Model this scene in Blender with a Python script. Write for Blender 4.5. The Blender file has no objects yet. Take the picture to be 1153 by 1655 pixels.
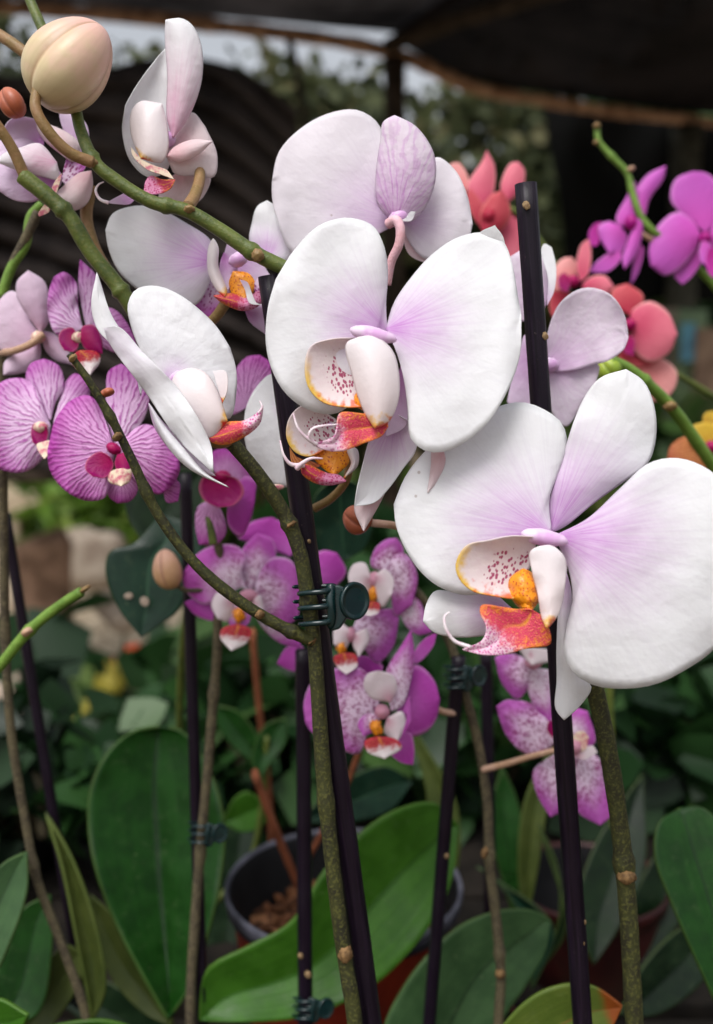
import bpy, math, random
from mathutils import Vector, Matrix, noise as mnoise
random.seed(7)
C = bpy.context.scene
COL = C.collection
R = math.radians

# ------------------------------------------------------------------ camera, world, sun, exposure
CAM_Z, PITCH, VFOV, IW, IH = 1.25, R(8.0), R(55.0), 1153.0, 1655.0
F = IH / 2 / math.tan(VFOV / 2)
cam_d = bpy.data.cameras.new('camera')
cam = bpy.data.objects.new('camera', cam_d); COL.objects.link(cam)
cam.location = (0, 0, CAM_Z); cam.rotation_euler = (R(90) - PITCH, 0, 0)
cam_d.sensor_fit = 'AUTO'; cam_d.sensor_width = 36; cam_d.lens = 18 / math.tan(VFOV / 2)
cam_d.clip_start = 0.02; cam_d.clip_end = 500
cam_d.dof.use_dof = True; cam_d.dof.focus_distance = 0.30; cam_d.dof.aperture_fstop = 8.0
C.camera = cam
C.render.resolution_x, C.render.resolution_y = 713, 1024

SUN_EL, SUN_AZ = R(60), R(208)          # azimuth clockwise from +Y: light comes from behind the camera, a little to the left
W = bpy.data.worlds.new('World'); C.world = W; W.use_nodes = True
wn, wl = W.node_tree.nodes, W.node_tree.links
bg = wn['Background']; sky = wn.new('ShaderNodeTexSky'); sky.sky_type = 'NISHITA'; sky.sun_disc = False
sky.sun_elevation = SUN_EL; sky.sun_rotation = SUN_AZ; sky.dust_density = 4.0; sky.air_density = 1.0
hs = wn.new('ShaderNodeHueSaturation'); hs.inputs['Saturation'].default_value = 0.26
wl.new(sky.outputs[0], hs.inputs['Color']); wl.new(hs.outputs[0], bg.inputs[0]); bg.inputs[1].default_value = 0.125
sd = bpy.data.lights.new('sun', 'SUN'); sd.energy = 1.5; sd.angle = R(30); sd.color = (1.0, 0.98, 0.96)
so = bpy.data.objects.new('sun', sd); COL.objects.link(so); so.location = (-2, -3, 6)
sdir = Vector((math.sin(SUN_AZ) * math.cos(SUN_EL), math.cos(SUN_AZ) * math.cos(SUN_EL), math.sin(SUN_EL)))
so.rotation_euler = sdir.to_track_quat('Z', 'Y').to_euler()
vs = C.view_settings; vs.view_transform = 'Standard'; vs.look = 'None'; vs.gamma = 1.0; vs.exposure = 0.49
C.render.engine = 'CYCLES'; C.cycles.use_denoising = True; C.cycles.max_bounces = 8; C.cycles.transparent_max_bounces = 12

# ------------------------------------------------------------------ helpers: points
CP, SP = math.cos(PITCH), math.sin(PITCH)
def P(x, y, d):
    """the place in the world seen at photo pixel (x, y), d metres in front of the camera"""
    X = (x - IW / 2) / F * d; Y = -(y - IH / 2) / F * d
    return Vector((X, d * CP + Y * SP, CAM_Z + Y * CP - d * SP))
def MM(px, d): return px / F * d
def crom(pts, n):
    out = []; m = len(pts)
    if m == 2: return [pts[0].lerp(pts[1], i / n) for i in range(n + 1)]
    for i in range(m - 1):
        p0 = pts[i - 1] if i > 0 else pts[0] * 2 - pts[1]
        p1, p2 = pts[i], pts[i + 1]
        p3 = pts[i + 2] if i + 2 < m else pts[-1] * 2 - pts[-2]
        def kn(a, b): return max((b - a).length, 1e-9) ** 0.5
        t0 = 0; t1 = t0 + kn(p0, p1); t2 = t1 + kn(p1, p2); t3 = t2 + kn(p2, p3)
        for k in range(n):
            t = t1 + (t2 - t1) * k / n
            a1 = p0 * ((t1 - t) / (t1 - t0)) + p1 * ((t - t0) / (t1 - t0))
            a2 = p1 * ((t2 - t) / (t2 - t1)) + p2 * ((t - t1) / (t2 - t1))
            a3 = p2 * ((t3 - t) / (t3 - t2)) + p3 * ((t - t2) / (t3 - t2))
            b1 = a1 * ((t2 - t) / (t2 - t0)) + a2 * ((t - t0) / (t2 - t0))
            b2 = a2 * ((t3 - t) / (t3 - t1)) + a3 * ((t - t1) / (t3 - t1))
            out.append(b1 * ((t2 - t) / (t2 - t1)) + b2 * ((t - t1) / (t2 - t1)))
    out.append(pts[-1].copy())
    return out
def resample(pts, n):
    L = [0.0]
    for a, b in zip(pts, pts[1:]): L.append(L[-1] + (b - a).length)
    out, j = [], 0
    for i in range(n + 1):
        s = L[-1] * i / n
        while j < len(L) - 2 and L[j + 1] < s: j += 1
        t = 0 if L[j + 1] == L[j] else (s - L[j]) / (L[j + 1] - L[j])
        out.append(pts[j].lerp(pts[j + 1], t))
    return out
def px(s): return [Vector((float(a), float(b))) for a, b in (q.split(',') for q in s.split())]

# ------------------------------------------------------------------ helpers: objects
ORG = {}
def link(name, verts, faces, mat, parent=None, origin=None, attrs=None, solid=0.0, mats=None, fmat=None):
    if origin is None: origin = sum(verts, Vector()) / len(verts)
    me = bpy.data.meshes.new(name)
    me.from_pydata([v - origin for v in verts], [], faces)
    if mats:
        for q in mats: me.materials.append(q)
        me.polygons.foreach_set('material_index', fmat)
    else: me.materials.append(mat)
    me.polygons.foreach_set('use_smooth', [True] * len(me.polygons))
    for k, vals in (attrs or {}).items():
        at = me.attributes.new(k, 'FLOAT_VECTOR', 'POINT')
        at.data.foreach_set('vector', [c for v in vals for c in v])
    me.update()
    o = bpy.data.objects.new(name, me); COL.objects.link(o)
    if parent is not None:
        o.parent = parent; o.location = origin - ORG[parent.name]
    else: o.location = origin
    ORG[o.name] = origin.copy()
    if solid:
        m = o.modifiers.new('thickness', 'SOLIDIFY'); m.thickness = solid; m.offset = 0
    return o
def empty(name, loc):
    o = bpy.data.objects.new(name, None); COL.objects.link(o); o.location = loc; o.empty_display_size = 0.02
    ORG[o.name] = Vector(loc); return o
def tag(o, label=None, cat=None, group=None, kind=None):
    if label: o['label'] = label
    if cat: o['category'] = cat
    if group: o['group'] = group
    if kind: o['kind'] = kind
    return o

def petal(par, name, spec, mat, d0, d1, cup=0, bow=0, tilt=0, ruf=0, th=0.24, nu=22, nv=34, fold=0, seed=None, label=None, rim=0):
    """a petal or leaf: a surface lofted between its left and right edges, base to tip; depths in metres, shape terms in millimetres"""
    b, L, t, Rr = [px(q) for q in spec.split('|')]
    el = resample(crom(b + L + t, 14), nv); er = resample(crom(b + Rr + t, 14), nv)
    seed = random.random() * 50 if seed is None else seed
    ax = (t[0] - b[0]); al = ax.length; axn = ax / al
    V, pp, mm, uv = [], [], [], []
    for j in range(nv + 1):
        v = j / nv; w = max(0.0, math.sin(math.pi * min(v, 1))) ** 0.55
        for i in range(nu + 1):
            u = -1 + 2 * i / nu
            q = el[j].lerp(er[j], i / nu)
            d = d0 + (d1 - d0) * v
            dv = cup * u * u * w + bow * math.sin(math.pi * v) + tilt * u * w + fold * (1 - abs(u)) * w
            if rim: dv += rim * max(0, abs(u) - 0.72) ** 2 / 0.078 * w
            if ruf:
                e2 = abs(u) ** 2.2
                dv += ruf * (e2 + v ** 4) * math.sin(9 * v * math.pi * 0.7 + seed + (2.1 if u > 0 else 0)) * w
                dv += ruf * 0.55 * mnoise.noise(Vector((q.x * 0.018 + seed, q.y * 0.018, 0)))
            V.append(P(q.x, q.y, d + dv * 0.001))
            rel = q - b[0]; along = rel.dot(axn); across = axn.x * rel.y - axn.y * rel.x
            pp.append((math.atan2(across, along + 1e-4), rel.length / al, abs(u)))
            sc = d / F * 1000
            mm.append((along * sc, across * sc, seed)); uv.append((u, v, seed))
    Fc = []
    for j in range(nv):
        for i in range(nu):
            a = j * (nu + 1) + i; f = (a, a + 1, a + nu + 2, a + nu + 1)
            Fc.append(f)
    # weld the base and the tip rows to one point each
    keep = list(range(len(V)))
    for i in range(1, nu + 1): keep[i] = 0; keep[nv * (nu + 1) + i] = nv * (nu + 1)
    used = sorted(set(keep)); mp = {k: n for n, k in enumerate(used)}
    F2 = []
    for f in Fc:
        g = []
        for k in f:
            k = mp[keep[k]]
            if k not in g: g.append(k)
        if len(g) > 2: F2.append(g)
    sel = lambda a: [a[k] for k in used]
    o = link(name, sel(V), F2, mat, par, attrs={'pp': sel(pp), 'mm': sel(mm), 'loft': sel(uv)}, solid=th * 0.001)
    if label: o['label'] = label
    return o

def tube_geo(pts, rad, ns=12, cap=True, flat=None):
    """pts: world points, rad: radius per point"""
    V, Fc, at = [], [], []
    n = len(pts); T = []
    for i in range(n):
        T.append((pts[min(i + 1, n - 1)] - pts[max(i - 1, 0)]).normalized())
    up = Vector((0, -1, 0.1)); nrm = (up - T[0] * up.dot(T[0])).normalized(); L = 0
    for i in range(n):
        if i: L += (pts[i] - pts[i - 1]).length
        nrm = (nrm - T[i] * nrm.dot(T[i])).normalized(); bn = T[i].cross(nrm)
        for k in range(ns):
            a = 2 * math.pi * k / ns
            V.append(pts[i] + (nrm * math.cos(a) + bn * math.sin(a) * (flat or 1)) * rad[i]); at.append((k / ns, L * 1000, 0))
    for i in range(n - 1):
        for k in range(ns):
            a = i * ns + k; b = i * ns + (k + 1) % ns
            Fc.append((a, b, b + ns, a + ns))
    if cap:
        Fc.append(tuple(reversed(range(ns)))); Fc.append(tuple(range((n - 1) * ns, n * ns)))
    return V, Fc, at
def tube(par, name, pts, r0, r1, mat, ns=12, n=10, jit=0, nodes=(), flat=None, round_end=False):
    """pts: (x, y, d) photo pixels with depth; radii in mm"""
    ctrl = [P(*p) for p in pts]
    c = crom(ctrl, n); m = len(c); rad = []
    for i, p in enumerate(c):
        t = i / (m - 1); r = r0 + (r1 - r0) * t
        if jit: r *= 1 + jit * mnoise.noise(p * 120) + 0.5 * jit * mnoise.noise(p * 400)
        for q in nodes: r *= 1 + 0.30 * math.exp(-((t - q) * (m - 1) / 1.2) ** 2)
        if round_end and i >= m - 3: r *= (0.95, 0.75, 0.35)[i - m + 3]
        rad.append(r * 0.001)
    V, Fc, at = tube_geo(c, rad, ns, flat=flat)
    return link(name, V, Fc, mat, par, attrs={'mm': at})
def ellipsoid_geo(c, axes, nu=20, nv=14, fn=None):
    V, Fc = [], []
    for j in range(nv + 1):
        th = math.pi * j / nv
        for i in range(nu):
            ph = 2 * math.pi * i / nu
            x, y, z = math.sin(th) * math.cos(ph), math.sin(th) * math.sin(ph), math.cos(th)
            s = fn(th, ph) if fn else 1
            V.append(c + axes[0] * (x * s) + axes[1] * (y * s) + axes[2] * z)
    for j in range(nv):
        for i in range(nu):
            a = j * nu + i; b = j * nu + (i + 1) % nu
            Fc.append((a, a + nu, b + nu, b))
    return V, Fc
def blob(par, name, x, y, d, rx, ry, rz, ang, mat, bumpy=0):
    """an ellipsoid; radii in photo pixels (rz: depth radius), turned by ang degrees in the picture plane"""
    s = d / F; c = P(x, y, d); a = R(ang)
    ex = Vector((1, 0, 0)); ey = Vector((0, SP, CP)); ez = Vector((0, CP, -SP))
    A = (ex * math.cos(a) + ey * math.sin(a)) * rx * s; B = (-ex * math.sin(a) + ey * math.cos(a)) * ry * s
    V, Fc = ellipsoid_geo(c, (A, ez * rz * s, B))
    if bumpy:
        V = [c + (v - c) * (1 + bumpy * mnoise.noise((v - c) * (2.6 / (rx * s)))) for v in V]
    return link(name, V, Fc, mat, par, origin=c)
def box_geo(x0, x1, y0, y1, z0, z1, bev=0):
    V = [Vector((x, y, z)) for z in (z0, z1) for y in (y0, y1) for x in (x0, x1)]
    return V, [(0, 2, 3, 1), (4, 5, 7, 6), (0, 1, 5, 4), (2, 6, 7, 3), (0, 4, 6, 2), (1, 3, 7, 5)]
def flatshade(o): o.data.polygons.foreach_set('use_smooth', [False] * len(o.data.polygons)); return o
def bevel(o, w):
    m = o.modifiers.new('bevel', 'BEVEL'); m.width = w; m.segments = 2; m.limit_method = 'ANGLE'; return o

# ------------------------------------------------------------------ helpers: materials
def lin(c):
    return tuple((v / 255 / 12.92 if v / 255 <= 0.04045 else ((v / 255 + 0.055) / 1.055) ** 2.4) for v in c) + (1.0,)
class Mat:
    def __init__(s, name, rough=0.5, spec=0.5):
        s.m = bpy.data.materials.new(name); s.m.use_nodes = True
        s.n, s.l = s.m.node_tree.nodes, s.m.node_tree.links
        s.bs = s.n['Principled BSDF']; s.out = s.n['Material Output']
        s.bs.inputs['Roughness'].default_value = rough; s.bs.inputs['Specular IOR Level'].default_value = spec
    def put(s, sock, v):
        if hasattr(v, 'is_output'): s.l.new(v, sock)
        else: sock.default_value = v
    def attr(s, name):
        a = s.n.new('ShaderNodeAttribute'); a.attribute_name = name; return a.outputs['Vector']
    def obj(s): return s.n.new('ShaderNodeTexCoord').outputs['Object']
    def sep(s, v):
        q = s.n.new('ShaderNodeSeparateXYZ'); s.put(q.inputs[0], v); return q.outputs
    def comb(s, x, y, z=0.0):
        q = s.n.new('ShaderNodeCombineXYZ')
        for i, v in enumerate((x, y, z)): s.put(q.inputs[i], v)
        return q.outputs[0]
    def M(s, op, a, b=0.0, clamp=False):
        q = s.n.new('ShaderNodeMath'); q.operation = op; q.use_clamp = clamp
        s.put(q.inputs[0], a); s.put(q.inputs[1], b); return q.outputs[0]
    def map(s, v, a, b, c=0.0, d=1.0):
        q = s.n.new('ShaderNodeMapRange'); q.interpolation_type = 'SMOOTHSTEP'
        s.put(q.inputs['Value'], v)
        for k, x in zip(('From Min', 'From Max', 'To Min', 'To Max'), (a, b, c, d)): s.put(q.inputs[k], x)
        return q.outputs[0]
    def mix(s, f, a, b):
        q = s.n.new('ShaderNodeMix'); q.data_type = 'RGBA'
        s.put(q.inputs[0], f); s.put(q.inputs[6], a); s.put(q.inputs[7], b); return q.outputs[2]
    def noise(s, v, scale, detail=3.0, rough=0.5):
        q = s.n.new('ShaderNodeTexNoise'); s.put(q.inputs['Vector'], v)
        q.inputs['Scale'].default_value = scale; q.inputs['Detail'].default_value = detail; q.inputs['Roughness'].default_value = rough
        return q.outputs[0]
    def vor(s, v, scale, rnd=1.0, feature='F1'):
        q = s.n.new('ShaderNodeTexVoronoi'); q.feature = feature; s.put(q.inputs['Vector'], v)
        q.inputs['Scale'].default_value = scale; q.inputs['Randomness'].default_value = rnd
        return q
    def bump(s, h, strength, dist=0.0005):
        b = s.n.new('ShaderNodeBump'); b.inputs['Strength'].default_value = strength; b.inputs['Distance'].default_value = dist
        s.put(b.inputs['Height'], h); s.l.new(b.outputs[0], s.bs.inputs['Normal'])
    def color(s, c): s.put(s.bs.inputs['Base Color'], c); return s
    def thin(s, c, f):
        """let some light through, as a petal or leaf does"""
        tr = s.n.new('ShaderNodeBsdfTranslucent'); s.put(tr.inputs[0], c)
        mx = s.n.new('ShaderNodeMixShader'); mx.inputs[0].default_value = f
        s.l.new(s.bs.outputs[0], mx.inputs[1]); s.l.new(tr.outputs[0], mx.inputs[2]); s.l.new(mx.outputs[0], s.out.inputs[0])

def petal_base(m, veins=0.06, k=46.0):
    pp = m.attr('pp'); a, r, e = m.sep(pp); mm = m.attr('mm')
    n = m.noise(mm, 0.09, 3); n2 = m.noise(mm, 0.5, 3)
    n3 = m.noise(m.comb(m.M('MULTIPLY', a, 3.0), m.M('MULTIPLY', r, 1.5), m.sep(mm)[2]), 1.6, 3)
    vein = m.M('SINE', m.M('ADD', m.M('MULTIPLY', a, k), m.M('ADD', m.M('MULTIPLY', n2, 4.0), m.M('MULTIPLY', n3, 22.0))))
    return a, r, e, mm, n, n2, vein
def white_petal(name, white, pink, pr, strength, bumpy=0.5, back=False, vf=0.10):
    m = Mat(name, 0.5, 0.18)
    a, r, e, mm, n, n2, vein = petal_base(m)
    rr = m.M('ADD', r, m.M('MULTIPLY', m.M('SUBTRACT', n, 0.5), 0.35))
    rr = m.M('ADD', rr, m.M('MULTIPLY', m.M('ABSOLUTE', a), 0.10))
    f = m.M('POWER', m.map(rr, -0.05, pr, 1.0, 0.0), 1.15)
    f = m.M('MULTIPLY', f, m.map(m.M('ABSOLUTE', a), 0.25, 1.35, strength, strength * 0.35))
    f = m.M('MULTIPLY', f, m.map(vein, -1, 1, 0.95, 1.04), True)
    if back: f = m.M('ADD', f, m.M('MULTIPLY', m.map(vein, -0.2, 0.9), vf), True)
    vn = m.noise(m.comb(m.M('MULTIPLY', a, 34.0), m.M('MULTIPLY', r, 2.2), m.sep(mm)[2]), 1.0, 3)
    f = m.M('MULTIPLY', f, m.map(vn, 0.30, 0.70, 0.74, 1.18), True)
    f = m.M('MULTIPLY', f, m.map(n, 0.3, 0.7, 0.75, 1.15), True)
    c = m.mix(f, white, pink)
    c = m.mix(m.M('MULTIPLY', m.map(vn, 0.48, 0.68), 0.07), c, lin((196, 186, 204)))
    c = m.mix(m.map(e, 0.90, 1.0, 0.0, 0.10), c, lin((206, 214, 206)))
    spot = m.vor(mm, 0.10); sp = m.map(spot.outputs['Distance'], 0.035, 0.06, 1.0, 0.0)
    sp = m.M('MULTIPLY', sp, m.map(m.noise(mm, 0.05, 1), 0.56, 0.62))
    c = m.mix(m.M('MULTIPLY', sp, 0.45), c, lin((150, 120, 105)))
    m.color(c)
    h = m.M('ADD', m.M('MULTIPLY', vn, 0.13), m.M('ADD', m.M('MULTIPLY', m.noise(mm, 0.16, 3, 0.5), 1.6), m.M('MULTIPLY', m.noise(mm, 0.8, 3), 0.05)))
    m.bump(h, bumpy, 0.0012); m.thin(c, 0.32)
    return m.m
def striped_petal(name, pale, deep, edge, wide=0.25):
    m = Mat(name, 0.45, 0.25)
    a, r, e, mm, n, n2, _ = petal_base(m)
    wob = m.M('MULTIPLY', m.noise(mm, 0.24, 3), 11.0)
    s1 = m.M('SINE', m.M('ADD', m.M('MULTIPLY', a, 34.0), wob)); s2 = m.M('SINE', m.M('ADD', m.M('MULTIPLY', a, 78.0), wob))
    s = m.M('ADD', m.M('MULTIPLY', s1, m.map(r, 0.35, 0.7, 1.0, 0.25)), m.M('MULTIPLY', s2, m.map(r, 0.35, 0.7, 0.15, 0.8)))
    s = m.M('ADD', s, m.M('MULTIPLY', m.M('SUBTRACT', m.noise(mm, 0.6, 2), 0.5), 1.3)); line = m.map(s, wide, 0.85)
    line = m.M('MULTIPLY', line, m.map(r, 0.05, 0.3, 0.35, 1.0))
    base = m.mix(m.M('MULTIPLY', m.map(m.M('ADD', m.M('MULTIPLY', r, 0.9), m.M('MULTIPLY', n, 0.4)), 0.45, 1.20), 0.92), pale, edge)
    c = m.mix(m.M('MULTIPLY', line, 0.8), base, deep)
    m.color(c); m.bump(m.M('ADD', m.M('MULTIPLY', s, 0.25), n2), 0.4, 0.001); m.thin(c, 0.22)
    return m.m
def speckled_petal(name, pale, mid, spotc, amount=0.5, sc=1.15):
    m = Mat(name, 0.45, 0.25)
    a, r, e, mm, n, n2, vein = petal_base(m)
    rr = m.M('ADD', r, m.M('MULTIPLY', m.M('SUBTRACT', n, 0.5), 0.3))
    big = m.map(m.M('ADD', rr, m.M('MULTIPLY', e, 0.22)), 0.34, 0.95)
    base = m.mix(big, pale, mid)
    rim = m.map(e, 0.90, 1.0, 0.0, 0.45); base = m.mix(rim, base, pale)
    vo = m.vor(m.comb(m.M('MULTIPLY', m.sep(mm)[0], 0.6), m.sep(mm)[1], m.sep(mm)[2]), sc)
    rad = m.M('ADD', 0.10, m.M('MULTIPLY', m.noise(mm, 0.2, 2), amount))
    sp = m.map(vo.outputs['Distance'], m.M('SUBTRACT', rad, 0.07), m.M('ADD', rad, 0.07), 1.0, 0.0)
    sp = m.M('MULTIPLY', sp, m.map(rr, 0.55, 0.95, 0.85, 0.15))
    c = m.mix(sp, base, spotc)
    m.color(c); m.bump(m.M('ADD', m.M('MULTIPLY', vein, 0.2), n2), 0.35, 0.001); m.thin(c, 0.22)
    return m.m
def plain_petal(name, inner, outer, edge, edgef=0.7):
    m = Mat(name, 0.45, 0.25)
    a, r, e, mm, n, n2, vein = petal_base(m)
    c = m.mix(m.map(m.M('ADD', r, m.M('MULTIPLY', n, 0.3)), 0.25, 1.0), inner, outer)
    c = m.mix(m.M('MULTIPLY', m.map(vein, 0.2, 1.0), 0.16), c, inner)
    c = m.mix(m.M('MULTIPLY', m.map(e, 0.80, 1.0), edgef), c, edge)
    m.color(c); m.bump(m.M('ADD', m.M('MULTIPLY', vein, 0.15), n2), 0.35, 0.001); m.thin(c, 0.22)
    return m.m
def side_lobe_inner(name):
    """white cup with crimson speckles and a yellow and orange lower margin"""
    m = Mat(name, 0.38, 0.35)
    u, v, sd = m.sep(m.attr('loft')); mm = m.attr('mm'); n = m.noise(mm, 0.5, 3)
    c = lin((228, 214, 214))
    q = m.sep(mm)
    vo = m.vor(m.comb(m.M('MULTIPLY', q[0], 0.62), q[1], q[2]), 1.15)
    spm = m.M('MULTIPLY', m.map(v, 0.16, 0.38), m.map(v, 0.66, 0.88, 1.0, 0.0))
    spm = m.M('MULTIPLY', spm, m.map(u, -0.05, 0.5, 1.0, 0.0))
    rad = m.M('MULTIPLY', m.M('ADD', 0.20, m.M('MULTIPLY', n, 0.46)), spm)
    sp = m.map(vo.outputs['Distance'], m.M('SUBTRACT', rad, 0.08), m.M('ADD', rad, 0.05), 1.0, 0.0)
    yel = m.M('MULTIPLY', m.map(m.M('ADD', u, m.M('MULTIPLY', m.M('SUBTRACT', n, 0.5), 0.5)), 0.70, 0.97), m.map(v, 0.30, 0.55))
    yel = m.M('MAXIMUM', yel, m.map(v, 0.86, 1.0, 0.0, 0.9))
    org = m.M('MULTIPLY', m.map(m.M('ADD', m.M('ADD', v, m.M('MULTIPLY', u, 0.16)), m.M('MULTIPLY', m.M('SUBTRACT', n, 0.5), 0.9)), 0.80, 1.02), 0.9)
    c = m.mix(m.M('MULTIPLY', m.map(n, 0.4, 0.7), 0.10), c, lin((205, 140, 180)))
    c = m.mix(yel, c, lin((226, 186, 82))); c = m.mix(m.M('MULTIPLY', org, 0.9), c, lin((222, 96, 48)))
    c = m.mix(m.M('MULTIPLY', sp, 0.9), c, lin((158, 24, 84)))
    m.color(c); m.bump(n, 0.3, 0.0008); m.thin(c, 0.2); return m.m
def side_lobe_outer(name):
    """white lobe seen from outside, flushed orange at its lower end"""
    m = Mat(name, 0.36, 0.4)
    u, v, sd = m.sep(m.attr('loft')); mm = m.attr('mm'); n = m.noise(mm, 0.6, 3)
    t = m.M('ADD', v, m.M('MULTIPLY', m.M('SUBTRACT', n, 0.5), 0.30))
    c = m.mix(m.map(v, 0.1, 0.9, 0.0, 0.35), lin((238, 230, 232)), lin((232, 206, 202)))
    c = m.mix(m.map(t, 0.80, 0.95), c, lin((236, 190, 96))); c = m.mix(m.map(m.M('ADD', t, m.M('MULTIPLY', u, 0.09)), 0.90, 1.0), c, lin((222, 70, 58)))
    m.color(c); m.bump(n, 0.2, 0.0008); m.thin(c, 0.2); return m.m
def mid_lobe(name, core, edge, tipc, tipspot, split=0.55):
    """the arrow-shaped lip blade: red with orange margins, paler speckled tip"""
    m = Mat(name, 0.40, 0.4)
    u, v, sd = m.sep(m.attr('loft')); mm = m.attr('mm'); n = m.noise(mm, 0.55, 4, 0.65); n2 = m.noise(mm, 2.2, 3, 0.6)
    au = m.M('ABSOLUTE', u)
    w = m.M('ADD', m.M('ADD', m.M('MULTIPLY', au, 0.75), m.M('MULTIPLY', m.M('SUBTRACT', n, 0.5), 1.3)), m.M('MULTIPLY', m.M('SUBTRACT', n2, 0.5), 0.9))
    c = m.mix(m.map(w, 0.36, 0.80), core, edge)
    c = m.mix(m.M('MULTIPLY', m.map(n2, 0.56, 0.66), 0.55), c, lin((240, 180, 90)))
    c = m.mix(m.M('MULTIPLY', m.map(m.M('ADD', au, m.M('MULTIPLY', n2, 0.25)), 0.10, 0.26, 1.0, 0.0), m.map(v, 0.25, 0.6, 0.9, 0.0)), c, lin((236, 160, 40)))
    vo = m.vor(mm, 1.5); sp = m.map(vo.outputs['Distance'], 0.25, 0.5, 1.0, 0.0)
    tip = m.mix(sp, tipc, tipspot)
    t = m.map(m.M('ADD', v, m.M('MULTIPLY', m.M('SUBTRACT', n, 0.5), 0.45)), split, split + 0.2)
    c = m.mix(t, c, tip); m.color(c); m.bump(m.M('ADD', n, n2), 0.5, 0.0008); m.thin(c, 0.15); return m.m
def callus_mat(name):
    m = Mat(name, 0.35, 0.5); o = m.obj(); n = m.noise(o, 700, 3)
    vo = m.vor(o, 1100); sp = m.map(vo.outputs['Distance'], 0.22, 0.4, 1.0, 0.0)
    c = m.mix(n, lin((242, 166, 26)), lin((226, 120, 18))); c = m.mix(m.M('MULTIPLY', sp, 0.75), c, lin((168, 44, 20)))
    m.color(c); m.bump(n, 0.6, 0.0008); return m.m
def simple(name, c1, c2=None, scale=200, rough=0.5, spec=0.4, bump=0.0, bd=0.001, thin=0, obj=True, detail=4, sharp=(0.35, 0.65)):
    m = Mat(name, rough, spec); v = m.obj(); n = m.noise(v, scale, detail, 0.6)
    c = m.mix(m.map(n, *sharp), c1, c2 or c1); m.color(c)
    if bump: m.bump(n, bump, bd)
    if thin: m.thin(c, thin)
    return m.m
def stem_mat(name, c1, c2, moss, mossf=0.5, rough=0.45):
    m = Mat(name, rough, 0.35); v = m.obj(); n = m.noise(v, 130, 4, 0.6); n2 = m.noise(v, 900, 3, 0.7)
    c = m.mix(m.map(n, 0.35, 0.65), c1, c2); c = m.mix(m.M('MULTIPLY', m.map(n2, 0.50, 0.62), mossf), c, moss)
    m.color(c); m.bump(m.M('ADD', n, n2), 0.5, 0.0006); return m.m
def stake_mat(name):
    m = Mat(name, 0.34, 0.22); v = m.obj(); s = m.sep(m.attr('mm'))
    g = m.noise(m.comb(m.M('MULTIPLY', s[0], 26.0), m.M('MULTIPLY', s[1], 0.03)), 1.0, 3, 0.6)
    d = m.noise(v, 1500, 2); d2 = m.noise(v, 60, 3)
    c = m.mix(m.map(g, 0.35, 0.7), lin((17, 11, 20)), lin((34, 24, 38)))
    c = m.mix(m.M('MULTIPLY', m.map(d, 0.70, 0.76), m.map(d2, 0.45, 0.65)), c, lin((120, 105, 100)))
    m.color(c); m.put(m.bs.inputs['Roughness'], m.map(d2, 0.3, 0.7, 0.28, 0.5)); m.bump(m.M('ADD', g, m.M('MULTIPLY', d, 0.3)), 0.35, 0.0005); return m.m
def leaf_mat(name, c1, c2, rib, rough=0.34, thin=0.12, tipbrown=0.0):
    m = Mat(name, rough, 0.26)
    u, v, sd = m.sep(m.attr('loft')); mm = m.attr('mm'); n = m.noise(mm, 0.07, 4, 0.6); n2 = m.noise(mm, 0.9, 3)
    par = m.noise(m.comb(m.M('MULTIPLY', u, 16.0), m.M('MULTIPLY', v, 0.8), sd), 1.0, 2)
    c = m.mix(m.map(m.M('ADD', m.M('MULTIPLY', n, 0.75), m.M('MULTIPLY', par, 0.25)), 0.35, 0.65), c1, c2)
    au = m.M('ABSOLUTE', u)
    c = m.mix(m.map(au, 0.015, 0.06, 0.75, 0.0), c, rib)
    c = m.mix(m.map(au, 0.97, 0.995, 0.0, 0.22), c, lin((110, 130, 60)))
    c = m.mix(m.M('MULTIPLY', m.map(m.noise(mm, 0.22, 5, 0.7), 0.54, 0.72), 0.14), c, lin((104, 116, 84)))
    dots = m.vor(mm, 0.16); sp = m.M('MULTIPLY', m.map(dots.outputs['Distance'], 0.04, 0.08, 1.0, 0.0), m.map(m.noise(mm, 0.04, 1), 0.5, 0.6))
    c = m.mix(m.M('MULTIPLY', sp, 0.5), c, lin((140, 150, 110)))
    if tipbrown: c = m.mix(m.map(m.M('ADD', v, m.M('MULTIPLY', m.M('SUBTRACT', n, 0.5), 0.15)), tipbrown, tipbrown + 0.08), c, lin((150, 78, 30)))
    m.color(c); m.put(m.bs.inputs['Roughness'], m.map(n, 0.3, 0.7, rough - 0.06, rough + 0.14))
    m.bump(m.M('ADD', m.M('MULTIPLY', par, 0.45), m.M('MULTIPLY', n2, 0.22)), 0.35, 0.0012); m.thin(c, thin); return m.m

WHITE, PINK = lin((240, 240, 242)), lin((206, 142, 212))
m_white = white_petal('white_petal', WHITE, PINK, 0.86, 1.0, 0.3)
m_tint = white_petal('pink_tinted_petal', WHITE, lin((226, 160, 194)), 1.15, 0.8, 0.4)
m_plain = white_petal('plain_white_petal', WHITE, lin((222, 196, 226)), 0.7, 0.3, 0.4)
m_shade = white_petal('shaded_petal', lin((236, 230, 236)), lin((206, 160, 212)), 0.85, 0.8, 0.3)
m_pinkback = white_petal('pink_veined_back', lin((240, 230, 239)), lin((206, 142, 208)), 1.05, 0.7, back=True, vf=0.30)
m_white2 = white_petal('white_petal_soft', WHITE, lin((222, 170, 226)), 0.55, 0.7)
m_back = white_petal('petal_back', lin((228, 215, 228)), lin((205, 150, 205)), 0.9, 0.75, back=True)
m_blush = white_petal('blush_petal', lin((236, 222, 224)), lin((224, 160, 170)), 1.1, 0.7)
m_lilac = white_petal('lilac_petal', lin((226, 206, 228)), lin((196, 110, 196)), 1.0, 0.9)
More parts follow.
